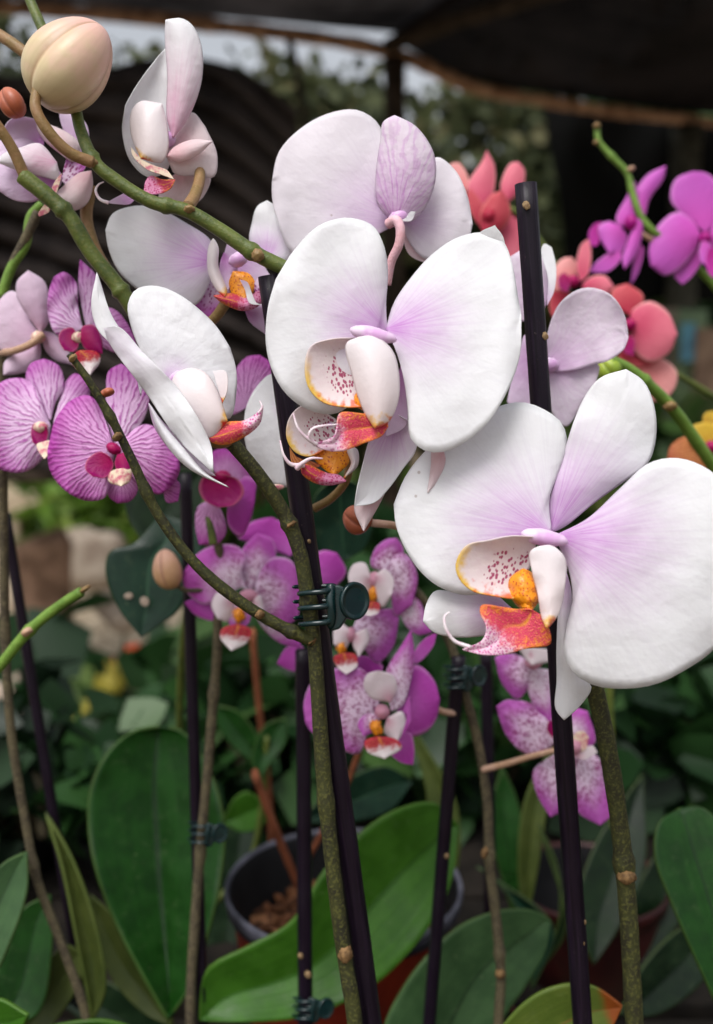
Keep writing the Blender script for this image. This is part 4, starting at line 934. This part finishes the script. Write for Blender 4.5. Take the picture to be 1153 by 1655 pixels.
petal(s1, 'sepal', '66,538|45,510 28,480 28,455|46,437|78,522 80,485 72,455', m_palep, .3675, .365, cup=3, bow=-2)
petal(s1, 'sepal', '64,550|30,570 8,585|6,606|66,575 56,595 30,604', m_palep, .370, .373, cup=2)
petal(s1, 'petal', '70,535|88,540 108,562|122,590|72,562 90,582', m_palep, .3695, .371, cup=2)
tube(s1, 'pedicel', [(70, 540, .366), (50, 556, .364), (26, 566, .366), (4, 570, .378)], 1.4, 1.4, m_tanped)
s2 = flower(D, 128, 545, .352, 12, 9, 0, m_cream, 'magenta-veined flower with a deep crimson lip, above the others')
petal(s2, 'petal', '134,532|126,490 124,458 105,440|88,447|110,540 92,541 78,508 79,472', m_stripe, .358, .360, cup=2, ruf=1.1)
petal(s2, 'sepal', '140,530|128,470 128,440|130,420|158,520 168,480 156,446', m_stripe, .360, .362, cup=2)
petal(s2, 'petal', '146,535|160,500 185,500 210,530|222,562|165,560 200,572', m_stripe2, .360, .362, cup=2)
petal(s2, 'side_lobe', '124,545|118,530 100,534 95,548|104,566|128,552 122,568', m_crim, .3505, .349, bow=2)
petal(s2, 'side_lobe', '130,548|134,528 152,526 165,550|166,572|140,566', m_crim, .3505, .349, cup=2, bow=-1)
petal(s2, 'lip', '130,566|122,572 126,590|146,606|160,570 162,584', m_redlip, .3485, .347, cup=2)
petal(s2, 'lip', '118,575|122,572 126,590|138,600|116,584 124,596', m_cream, .349, .348)
s3 = flower(D, 66, 690, .355, 12, 9, 0, m_cream, 'magenta-veined flower at the left edge, cut by the picture')
petal(s3, 'petal', '82,688|64,640 44,614 10,614 -20,640|-34,690|78,712 66,745 38,763 0,758 -25,735', m_stripe, .361, .363, cup=3, bow=-2, ruf=1.2)
petal(s3, 'sepal', '82,680|60,650 42,612 50,588|72,580|90,650 104,625 96,592', m_stripe, .3625, .365, cup=2)
petal(s3, 'petal', '86,684|96,650 106,618 122,604|146,618|110,680 140,660', m_stripe, .3635, .366, cup=2)
petal(s3, 'side_lobe', '76,690|56,684 50,700|54,716|78,702 70,722', m_crim, .353, .352, bow=2)
petal(s3, 'lip', '72,715|60,718 62,728|72,742|82,712 82,730', m_cream, .352, .350)
s4 = flower(D, 184, 725, .340, 13, 9, -30, m_crim, 'wide magenta-veined flower behind the bare mossy spike')
petal(s4, 'petal', '186,726|164,664 146,640 120,644 92,674|77,728|178,770 170,804 134,808 96,784 80,756', m_stripe2, .345, .347, cup=3, bow=-2, ruf=1.4)
petal(s4, 'petal', '190,722|206,704 234,686 266,700 288,735|291,760|205,760 230,785 256,799 282,780', m_stripe2, .345, .348, cup=3, bow=-2, ruf=.6)
petal(s4, 'sepal', '188,722|174,680 172,630 176,600|196,588|206,710 234,675 242,630 224,604', m_stripe, .3475, .350, cup=2)
petal(s4, 'sepal', '196,760|176,785 176,802|190,813|222,770 222,795 210,810', m_stripe2, .347, .350, cup=2)
petal(s4, 'sepal', '230,770|262,790 270,812|288,810|270,770 290,780', m_stripe2, .350, .353, cup=1)
petal(s4, 'side_lobe', '178,738|162,730 142,742 138,758|150,770|184,752 172,772', m_crim, .337, .335, bow=2)
petal(s4, 'side_lobe', '190,735|205,732 214,752|206,770|186,750 194,768', m_crim, .337, .335, cup=2, bow=-1)
petal(s4, 'lip', '190,758|178,764 176,778|196,786|212,758 210,778', m_cream, .3345, .333, cup=2)
s5 = flower(D, 360, 770, .385, 14, 10, 0, m_crim, 'deep magenta flower in the shade behind the mossy stem')
petal(s5, 'petal', '365,775|345,760 340,735 360,725|385,738|375,790 400,780 402,755', m_stripe2, .390, .393, cup=2)
petal(s5, 'sepal', '370,800|395,770 412,775|412,810|370,850 390,868 405,840', m_mag, .389, .391, cup=3)
petal(s5, 'sepal', '345,805|320,820 316,850|322,880|360,830 366,860 350,880', m_stripe2, .391, .392, cup=2)
petal(s5, 'lip', '350,765|328,772 322,790 330,808|352,820|385,775 395,795 380,815', m_crim, .383, .381, cup=-2, bow=2)
petal(s5, 'petal', '395,660|375,670 376,610 398,578|420,574|405,655 440,612 438,588', m_stripe2, .372, .374, cup=2)
tube(s5, 'pedicel', [(345, 880, .392), (340, 850, .392), (332, 820, .394)], 1.7, 1.4, m_gstem)

# ------------------------------------------------------------------ speckled pink orchid, left of centre
E = plant('speckled pink orchid on the thin stake, with the large dark leaf', 322, 1900, .455)
tube(E, 'flower_stem', [(322, 1900, .455), (308, 1640, .448), (316, 1480, .444), (324, 1380, .440), (338, 1220, .434), (346, 1120, .430), (352, 1040, .426), (352, 985, .424), (356, 900, .42), (345, 855, .415), (330, 820, .412)], 2.3, 1.9, m_ostem, jit=0.07, nodes=(0.3, 0.5))
tube(E, 'flower_stem', [(352, 940, .421), (330, 952, .420), (300, 953, .419), (285, 945, .418)], 1.3, 1.0, m_ostem)
bud(E, 272, 920, .416, 25, 33, 12, m_budp, 'small pinkish bud before the heart-shaped leaf')
p1 = flower(E, 402, 962, .414, 15, 10, 0, m_whlobe, 'speckled pink flower facing out beside the slanting stake')
petal(p1, 'petal', '402,962|392,925 397,900 386,884 355,880 322,893|297,925|392,950 362,966 330,977 306,962 296,942', m_speck, .420, .419, cup=2, bow=-1.5, ruf=1.0)
petal(p1, 'petal', '410,964|420,925 440,902 470,905 486,940|487,970|420,990 450,1012 478,1002', m_speck2, .4195, .419, cup=2, bow=-1.5, ruf=1.0)
petal(p1, 'sepal', '404,956|388,930 391,890|416,862|422,940 446,905 440,872', m_speck, .4225, .424, cup=2)
petal(p1, 'sepal', '372,985|340,972 312,968|298,974|350,1003 318,995', m_mag, .4225, .424, cup=1)
petal(p1, 'sepal', '410,990|430,1012 460,1010 482,1025|486,1045|425,1015 455,1040', m_speck, .4225, .425, cup=1)
petal(p1, 'side_lobe', '375,968|352,958 342,978|352,1000|378,985 368,1004', m_whlobe, .412, .410, cup=2)
petal(p1, 'side_lobe', '410,970|420,962 426,985|420,1002|405,990', m_whlobe, .412, .410, cup=2)
petal(p1, 'lip', '380,975|366,990 372,1010|388,1018|402,980 404,1004', m_speck2, .4135, .412)
callus(p1, 386, 994, .411, 11, 13, 0)
petal(p1, 'lip', '385,1008|360,1016 356,1030|374,1052|406,1018 400,1038', m_redlip, .410, .407, cup=1.5)
petal(p1, 'petal', '470,900|410,880 385,868 405,845|440,836|478,880 470,855', m_mag, .432, .434, cup=2)
petal(p1, 'petal', '500,950|500,905 522,890|545,894|540,948 560,925', m_mag, .430, .432, cup=2)
petal(p1, 'sepal', '504,1075|490,1045 465,1045|448,1072|500,1085 470,1084', m_mag, .424, .426, cup=1)

# ------------------------------------------------------------------ speckled pink orchid, right of centre
G = plant('speckled pink orchid on the weathered stake, its flowers facing several ways', 812, 1890, .44)
tube(G, 'flower_stem', [(815, 1890, .44), (806, 1655, .437), (810, 1580, .436), (804, 1500, .434), (792, 1400, .431), (788, 1300, .429), (775, 1210, .427), (752, 1120, .424), (728, 1040, .42), (700, 990, .416), (660, 940, .41)], 2.3, 1.9, m_ostem, jit=0.08, nodes=(0.25, 0.42))
node(G, 784, 1378, .4285, 6, 12, -20); node(G, 809, 1574, .4335, 9, 9, 0)
p2 = flower(G, 606, 938, .402, 12, 14, 0, m_whlobe, 'speckled flower turned sideways beside the largest white petal')
petal(p2, 'petal', '628,925|600,915 606,888 625,872|642,870|650,905 652,885', m_speck2, .408, .410, cup=2)
petal(p2, 'petal', '630,925|636,900 655,895 675,930|666,978|632,960 640,996', m_speck2, .4065, .408, cup=2)
petal(p2, 'sepal', '645,985|660,965 672,960 690,1000|698,1022|655,1010 676,1026', m_speck, .410, .413, cup=1)
petal(p2, 'side_lobe', '600,935|590,910 572,912 563,932|572,958|600,950 592,968', m_whlobe, .400, .398, cup=2)
petal(p2, 'side_lobe', '606,930|622,920 636,935|634,960|606,955 618,982', m_whlobe, .399, .397, cup=2)
callus(p2, 603, 960, .400, 8, 14, 0)
petal(p2, 'lip', '602,972|585,978 585,990|598,996|614,976 612,990', m_redlip, .399, .397)
p3 = flower(G, 566, 1026, .404, 10, 12, 0, m_whlobe, 'speckled flower at the centre, lowest of the pair by the clip')
petal(p3, 'petal', '570,1015|585,990 615,985 640,985|645,1000|590,1050 610,1072 636,1045', m_speck2, .408, .410, cup=2)
petal(p3, 'sepal', '560,1060|545,1070 560,1100|590,1100|600,1062 620,1080', m_mag, .410, .412)
petal(p3, 'side_lobe', '570,1022|552,1008 540,1018|540,1042|566,1036 556,1050', m_whlobe, .402, .400, cup=2)
petal(p3, 'side_lobe', '574,1024|592,1016 597,1035|580,1062|570,1040', m_whlobe, .402, .400, cup=2)
callus(p3, 551, 1047, .4015, 9, 11, 0)
petal(p3, 'lip', '555,1055|540,1062 545,1078|560,1090|575,1058 578,1076', m_redlip, .401, .399)
p4 = flower(G, 618, 1150, .395, 12, 12, 0, m_whlobe, 'speckled flower low at the centre with a folded upper sepal')
petal(p4, 'petal', '618,1150|598,1092 568,1076 510,1096 492,1132|494,1168|600,1170 580,1218 545,1208 505,1184', m_speck2, .401, .403, cup=2, bow=-1.5, ruf=1.1)
petal(p4, 'petal', '640,1140|650,1085 675,1075 702,1100|711,1130|655,1190 690,1182 706,1160', m_mag, .401, .404, cup=3)
petal(p4, 'sepal', '632,1150|624,1088 648,1045|665,1018|650,1140 664,1100 670,1060', m_speck, .3945, .398, cup=2)
petal(p4, 'sepal', '640,1180|630,1215 648,1232|668,1236|664,1186 670,1210', m_mag, .403, .405)
petal(p4, 'sepal', '662,1070|675,1045 690,1030|706,1022|674,1072 700,1045', m_mag, .405, .407)
petal(p4, 'side_lobe', '632,1135|600,1128 588,1108 594,1090|612,1084|642,1110 636,1092', m_whlobe, .3915, .390, cup=2)
petal(p4, 'side_lobe', '626,1160|650,1150 656,1172|642,1200|622,1185', m_whlobe, .393, .391, cup=2)
petal(p4, 'side_lobe', '614,1155|590,1155 578,1170|588,1190|612,1178', m_speck2, .394, .392, cup=1)
callus(p4, 608, 1176, .3905, 11, 14, 10)
petal(p4, 'lip', '612,1190|590,1198 594,1215|622,1226|640,1195 650,1208', m_redlip, .3895, .387, cup=1.5)
petal(p4, 'lip', '652,1150|662,1125 660,1150|648,1194|664,1160', m_mag, .3895, .389)
tube(p4, 'pedicel', [(664, 1112, .404), (690, 1136, .410), (716, 1150, .417), (742, 1153, .424)], 1.3, 1.4, m_tanped)
p5 = flower(G, 862, 1070, .408, 14, 12, 0, m_whlobe, 'speckled flower hanging just beneath the orange lip')
petal(p5, 'petal', '862,1075|840,1060 810,1056|800,1064|858,1100 838,1130 812,1106', m_speck2, .412, .414, cup=2)
petal(p5, 'petal', '866,1080|852,1096 860,1135|890,1176|890,1085 900,1130', m_speck, .412, .414, cup=2)
petal(p5, 'side_lobe', '858,1055|838,1046 846,1060|860,1075|885,1050 888,1068', m_whlobe, .4055, .404, cup=2)
p6 = flower(G, 928, 1206, .408, 14, 14, 0, m_whlobe, 'speckled flower behind the lower right stake')
petal(p6, 'petal', '900,1198|894,1160 868,1140 820,1131|802,1142|880,1216 850,1218 818,1188', m_speck2, .413, .414, cup=2, ruf=1.0)
petal(p6, 'sepal', '905,1215|885,1226 862,1246 868,1284|890,1321|925,1240 922,1300', m_speck2, .413, .414, cup=2)
petal(p6, 'sepal', '930,1216|920,1260 934,1312|970,1334|966,1222 976,1262 987,1318', m_speck2, .4125, .413, cup=2)
petal(p6, 'petal', '915,1195|905,1160 925,1144|950,1150|940,1212 962,1200', m_speck, .414, .416, cup=2)
petal(p6, 'side_lobe', '922,1200|930,1185 944,1182|952,1192|930,1214 946,1212', m_cream, .4065, .405)
petal(p6, 'side_lobe', '928,1222|940,1212 958,1205|966,1216|944,1228', m_whlobe, .4065, .405)
petal(p6, 'lip', '896,1195|884,1180 888,1165|900,1166|905,1190', m_crim, .4095, .408)
tube(p6, 'pedicel', [(900, 1212, .409), (860, 1222, .413), (820, 1234, .420), (780, 1244, .4265)], 1.2, 1.5, m_tanped)

# ------------------------------------------------------------------ fuchsia, coral and yellow orchids behind
H = plant('fuchsia orchid with a bent green stem tip at the upper right', 1240, 1600, .62)
tube(H, 'flower_stem', [(1240, 1600, .62), (1236, 1100, .57), (1220, 700, .545), (1180, 500, .535), (1130, 435, .53), (1085, 395, .525), (1054, 372, .52), (1036, 350, .52), (1022, 310, .52), (1014, 280, .52), (990, 254, .52), (968, 228, .52), (965, 202, .52)], 2.4, 1.5, m_bright, jit=0.08, nodes=(0.84,))
node(H, 1020, 273, .518, 7, 5, 20, m_tanped); node(H, 964, 230, .518, 5, 5, 0, m_ped); node(H, 965, 203, .518, 6, 6, 0, m_ped)
g1 = flower(H, 1020, 360, .517, 10, 12, 0, m_fuch2, 'fuchsia flower seen from its side on the bent stem')
petal(g1, 'sepal', '1024,358|1028,310 1048,282|1077,268|1040,352 1050,322 1072,290', m_fuch, .522, .526, cup=2)
petal(g1, 'petal', '1020,366|1000,365 996,352 1012,320|1026,292|1030,355 1034,320', m_fuch, .520, .522, cup=2)
petal(g1, 'petal', '1030,352|1015,390 1006,420|1010,435|1038,360 1036,390 1026,415', m_fuch, .5155, .514, cup=2)
petal(g1, 'side_lobe', '1005,368|985,358 968,366 970,385|985,410|1014,385 1004,408', m_fuch, .516, .514, cup=3)
petal(g1, 'side_lobe', '985,362|965,360 952,376|956,398|972,375 966,396', m_fuch2, .519, .518)
petal(g1, 'lip', '1000,400|975,415 958,430|952,440|1005,415 985,438', m_fuch, .516, .515)
petal(g1, 'sepal', '1034,395|1024,425|1020,460|1040,400 1032,440', m_fuch, .521, .523)
tube(g1, 'pedicel', [(1032, 374, .519), (1044, 382, .52), (1054, 388, .522)], 1.3, 1.3, m_tanped)
g2 = flower(H, 1140, 385, .517, 10, 10, 0, m_fuch2, 'fuchsia flower facing out, cut by the right edge')
petal(g2, 'sepal', '1140,376|1100,345 1084,322 1092,290|1120,277|1160,360 1166,310 1146,282', m_fuch, .524, .526, cup=2)
petal(g2, 'petal', '1134,380|1120,358 1094,343 1062,368 1049,405|1052,430|1128,398 1100,434 1075,445', m_fuch, .520, .521, cup=3, bow=-2)
petal(g2, 'petal', '1146,380|1160,355 1190,345|1225,400|1155,410 1190,440', m_fuch, .520, .521, cup=3)
petal(g2, 'sepal', '1132,398|1105,425 1090,445|1103,460|1140,410 1120,445', m_fuch, .523, .525)
petal(g2, 'side_lobe', '1140,386|1132,395 1132,420|1140,428|1150,400', m_fuch, .515, .513)
petal(g2, 'lip', '1146,400|1140,420 1148,445|1160,450|1165,405 1170,430', m_fuch2, .514, .512)
K = plant('coral orchid with red-hearted flowers behind the tall stake', 990, 1500, .60)
tube(K, 'flower_stem', [(990, 1500, .60), (985, 1100, .57), (970, 800, .55), (955, 600, .53), (930, 500, .52), (880, 400, .515), (830, 340, .51), (790, 330, .51)], 2.3, 1.5, m_gstem)
k1 = flower(K, 790, 350, .503, 12, 12, 0, m_redc, 'coral flower seen from its side above the central white petals')
petal(k1, 'petal', '776,350|758,320 756,298 780,260|787,243|796,320 800,270', m_coral, .506, .510, cup=2)
petal(k1, 'petal', '812,330|810,295 826,264|838,262|824,325 846,300 848,275', m_coral, .508, .511, cup=2)
petal(k1, 'petal', '780,375|776,345 795,315|812,308|806,374 826,350 822,325', m_redc, .502, .500, cup=3)
petal(k1, 'sepal', '800,360|800,395 808,420|822,424|830,345 845,370 842,410', m_coral, .509, .511, cup=2)
petal(k1, 'sepal', '750,312|722,280 730,264|742,263|758,295 752,275', m_coral2, .510, .513)
petal(k1, 'petal', '778,370|760,340 756,310|762,305|785,340', m_redc, .5055, .507)
k2 = flower(K, 925, 455, .503, 12, 10, 0, m_crim, 'coral flower with a magenta lip beside the stake')
petal(k2, 'petal', '922,462|898,470 896,435 910,418|925,416|934,440 932,425', m_coral2, .508, .510, cup=2)
petal(k2, 'sepal', '938,455|932,430 940,395|952,386|950,445 956,410', m_coral, .507, .510)
petal(k2, 'petal', '940,462|955,448 978,446|992,462|950,480 980,480', m_coral, .506, .508, cup=2)
petal(k2, 'sepal', '910,475|895,470 888,490|892,512|925,475 915,500', m_redc, .508, .51)
petal(k2, 'lip', '912,440|902,448 905,466|918,472|922,450', m_crim, .501, .500)
k3 = flower(K, 1018, 525, .497, 10, 10, 0, m_crim, 'round coral flower facing right, lowest of its spike')
petal(k3, 'sepal', '1018,510|990,490 990,468|1014,458|1034,500 1040,478', m_redc, .503, .506, cup=2)
petal(k3, 'petal', '1018,520|1024,500 1050,487 1080,505|1095,540|1024,565 1050,586 1082,570', m_coral, .500, .500, cup=3, bow=-2)
petal(k3, 'petal', '1008,560|1000,580 1020,590|1050,592|1030,570 1060,584', m_redc, .503, .504)
petal(k3, 'sepal', '1030,588|1030,620 1050,648|1078,645|1070,580 1094,600 1092,625', m_coral2, .505, .508, cup=2)
petal(k3, 'lip', '1012,540|1002,550 1010,570|1024,575|1026,548', m_crim, .497, .496)
Y = plant('orchid with yellow and rusty flowers at the right edge', 1260, 1500, .56)
tube(Y, 'flower_stem', [(1262, 1500, .56), (1255, 1100, .50), (1220, 880, .46), (1175, 790, .44), (1130, 720, .425), (1085, 658, .412), (1040, 615, .402), (1008, 592, .396), (985, 582, .392)], 3.0, 2.3, m_bright, jit=0.06, nodes=(0.75,))
node(Y, 1083, 656, .4085, 12, 10, 0, m_ped)
bud(Y, 984, 596, .394, 20, 20, 40, m_budg, 'yellow-green bud tip by the pale petal')
tube(Y, 'flower_stem', [(1230, 690, .56), (1160, 645, .545), (1120, 620, .54), (1085, 600, .535)], 2.0, 1.6, m_gstem)
y1 = flower(Y, 1150, 722, .470, 10, 10, 0, m_crim, 'yellow flower with rust-speckled lower petal')
petal(y1, 'petal', '1148,730|1115,712 1118,690|1138,682|1165,720 1165,690', m_yel, .474, .476, cup=2)
petal(y1, 'petal', '1145,728|1115,705 1085,720|1078,755|1150,775 1110,778', m_rust, .478, .480, cup=2)
petal(y1, 'petal', '1152,728|1170,700 1200,700|1215,730|1170,760', m_yel, .474, .476, cup=2)
petal(y1, 'sepal', '1140,690|1136,675 1142,666|1156,664|1156,690', m_budg if False else m_yel, .480, .482)

# ------------------------------------------------------------------ leaves of the front plants
lf = lambda pl, spec, mat, d0, d1, **k: petal(pl, 'leaf', spec, mat, d0, d1, th=1.5, **k)
lf(E, '272,1648|238,1590 196,1512 160,1425 143,1345 147,1272 175,1215 215,1182|258,1174|305,1600 334,1520 356,1430 364,1340 350,1270 322,1212 292,1180', m_leafD, .470, .515, fold=17, cup=-2, bow=-4, ruf=1.0)
lf(E, '322,1650|332,1570 400,1530 470,1490 528,1402 590,1340 650,1305 705,1298|742,1335|400,1652 500,1642 590,1602 642,1560 692,1500 730,1425', m_leafB, .450, .485, fold=8, bow=-8, cup=-1, ruf=1.2)
lf(G, '600,1790|622,1655 655,1590 690,1545 742,1497 802,1473 855,1470|890,1486|760,1790 812,1650 852,1590 882,1535', m_leafG, .452, .472, fold=4, bow=-4, ruf=.6)
lf(B, '1170,1650|1122,1545 1082,1452 1058,1382 1066,1328|1100,1306|1215,1560 1205,1450 1172,1342 1132,1304', m_leafD, .420, .450, fold=5, bow=-4)
lf(B, '770,1740|815,1655 868,1606 920,1590 962,1595|1006,1626|900,1730 962,1682 992,1656', m_leafY, .385, .375, fold=3, bow=-4)
T = plant('young orchid at the left edge with a cut green spike', -60, 1700, .41)
sp = tube(T, 'flower_stem', [(-70, 1690, .41), (-80, 1300, .395), (-40, 1120, .385), (0, 1076, .38), (45, 1022, .377), (95, 980, .374), (132, 956, .372)], 2.3, 1.9, m_bright, jit=.05, nodes=(0.68,))
node(sp, 44, 1021, .3745, 11, 8, 30, m_tanped); node(sp, 138, 952, .3715, 11, 5, 35, m_ped)
lf(T, '-60,1680|-70,1520 0,1400|44,1376|8,1545 44,1440', m_leafG, .400, .420, fold=4, bow=-3)
lf(T, '-20,1660|0,1560 36,1470|82,1446|60,1640 84,1540', m_leafD, .455, .475, fold=3)
lf(T, '-30,1655|-20,1618 0,1614|46,1640|20,1690', m_leafB, .385, .38, fold=2)
lf(D, '150,1650|128,1540 100,1400|74,1313|170,1600 156,1500 118,1390', m_leafO, .465, .478, fold=2, cup=-3)
lf(D, '0,1680|40,1620 72,1560 108,1528|130,1540|60,1680 105,1630 132,1580', m_leafO, .470, .480, fold=3)
lf(E, '282,1660|236,1640 180,1580 150,1500|146,1446|262,1600 216,1532 176,1472', m_leafO, .490, .505, fold=3)
lf(E, '320,1800|150,1690 70,1665|30,1670|300,1720 180,1650', m_leafB, .44, .43, fold=2)
lf(Y, '300,765|220,770 200,810 215,850|250,885|345,800 330,860 290,890', m_leafK, .46, .47, fold=4) if False else None
N = plant('leafy orchid behind the striped one, dark heart-shaped leaf with two white spots', 280, 1500, .62)
lf(N, '262,830|215,880 178,892 171,925 190,980|228,1030|330,865 312,930 290,985 255,1012', m_leafT, .470, .458, fold=4, bow=-4, cup=2)
m_spot = simple('leaf_blemish', lin((176, 160, 146)), lin((140, 124, 108)), 700, 0.8, 0.1)
blob(N, 'leaf_spot', 208, 963, .4588, 7, 5, .5, 10, m_spot); blob(N, 'leaf_spot', 234, 972, .4578, 7, 8, .5, 30, m_spot)
lf(N, '330,760|240,755 205,790 205,830|232,880|345,830 320,880 270,895', m_leafK, .500, .495, fold=4, cup=2)
lf(N, '545,770|510,800 500,850 515,890|560,905|590,790 605,840 590,885', m_leafT, .46, .47, fold=4, cup=2)
lf(N, '420,1260|408,1230 412,1205 430,1172|463,1160|440,1230 462,1200', m_leafD, .60, .61, fold=3)
lf(N, '420,1240|375,1205 352,1170|350,1140|420,1200 385,1150', m_leafD, .605, .61, fold=3)
lf(N, '430,1300|400,1280 380,1290|360,1330|430,1330 395,1345', m_leafB, .62, .62, fold=3)
lf(N, '480,1330|545,1270 620,1238|668,1262|560,1330 630,1310', m_leafT, .56, .60, fold=3)
tube(N, 'stem', [(300, 1500, .62), (400, 1400, .62), (425, 1290, .612), (432, 1190, .605)], 2.4, 1.6, m_gstem)
tube(N, 'stem', [(300, 1500, .62), (290, 1200, .58), (300, 1000, .53), (325, 860, .50), (340, 770, .50)], 2.4, 1.6, m_gstem)
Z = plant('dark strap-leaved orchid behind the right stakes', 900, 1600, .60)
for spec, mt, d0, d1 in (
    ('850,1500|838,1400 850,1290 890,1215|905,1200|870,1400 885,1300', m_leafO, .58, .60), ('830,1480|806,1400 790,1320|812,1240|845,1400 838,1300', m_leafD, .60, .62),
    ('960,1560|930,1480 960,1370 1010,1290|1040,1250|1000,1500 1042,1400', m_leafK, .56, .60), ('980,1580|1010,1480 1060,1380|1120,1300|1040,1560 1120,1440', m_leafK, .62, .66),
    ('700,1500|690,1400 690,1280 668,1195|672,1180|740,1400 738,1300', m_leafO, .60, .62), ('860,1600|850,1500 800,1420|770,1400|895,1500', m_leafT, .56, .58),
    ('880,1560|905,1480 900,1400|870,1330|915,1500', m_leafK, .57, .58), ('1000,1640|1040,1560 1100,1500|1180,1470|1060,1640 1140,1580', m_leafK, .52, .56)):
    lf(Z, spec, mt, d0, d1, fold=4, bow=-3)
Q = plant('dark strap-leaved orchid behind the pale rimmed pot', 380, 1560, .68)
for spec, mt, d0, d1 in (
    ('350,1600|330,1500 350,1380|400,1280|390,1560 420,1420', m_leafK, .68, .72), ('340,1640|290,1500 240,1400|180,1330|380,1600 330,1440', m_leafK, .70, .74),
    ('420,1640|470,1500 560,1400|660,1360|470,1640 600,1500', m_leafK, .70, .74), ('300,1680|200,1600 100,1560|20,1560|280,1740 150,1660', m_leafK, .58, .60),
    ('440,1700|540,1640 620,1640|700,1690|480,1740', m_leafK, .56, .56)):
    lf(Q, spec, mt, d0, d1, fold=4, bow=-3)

# low leafy plants on the back edge of the bench and on the ground just past it
for lb, x, yt, d, h, rad, sd_ in (
    ('low dark plant on the bench just right of the crossing dark stems', 215, 1420, .78, .1, .05, 31), ('low dark plant on the bench at the far left corner', 30, 1330, .80, .14, .08, 32),
    ('low dark plant on the bench behind the pale rimmed pot', 420, 1215, .92, .15, .08, 33), ('low dark plant on the bench behind the bright broad leaf', 640, 1230, .92, .14, .09, 34),
    ('low dark plant on the bench behind the olive stem', 790, 1235, .90, .15, .085, 35), ('low dark plant on the bench behind the right black stake', 930, 1235, .92, .15, .085, 36),
    ('low dark plant on the bench behind the broad leaf at the right', 1110, 1225, .90, .16, .09, 37)):
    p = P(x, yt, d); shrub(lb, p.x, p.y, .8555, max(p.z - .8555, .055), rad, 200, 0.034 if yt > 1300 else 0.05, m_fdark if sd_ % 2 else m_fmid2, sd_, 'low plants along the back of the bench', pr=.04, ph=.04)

S('small plant with one red bract beneath the heart-shaped leaf', 262, 1080, 2.6, 0.4, 0.1, 150, 0.10, m_fdark, 41, flowers=(m_fred, 1, 0.07))
S('dark green plant below the tip of the cut green spike', 120, 1070, 2.4, 0.42, 0.08, 130, 0.10, m_fdark, 42)
stone('rounded pale stone between the stump and the dark green plant', 55, 1105, 3.6, 0.11, 6)
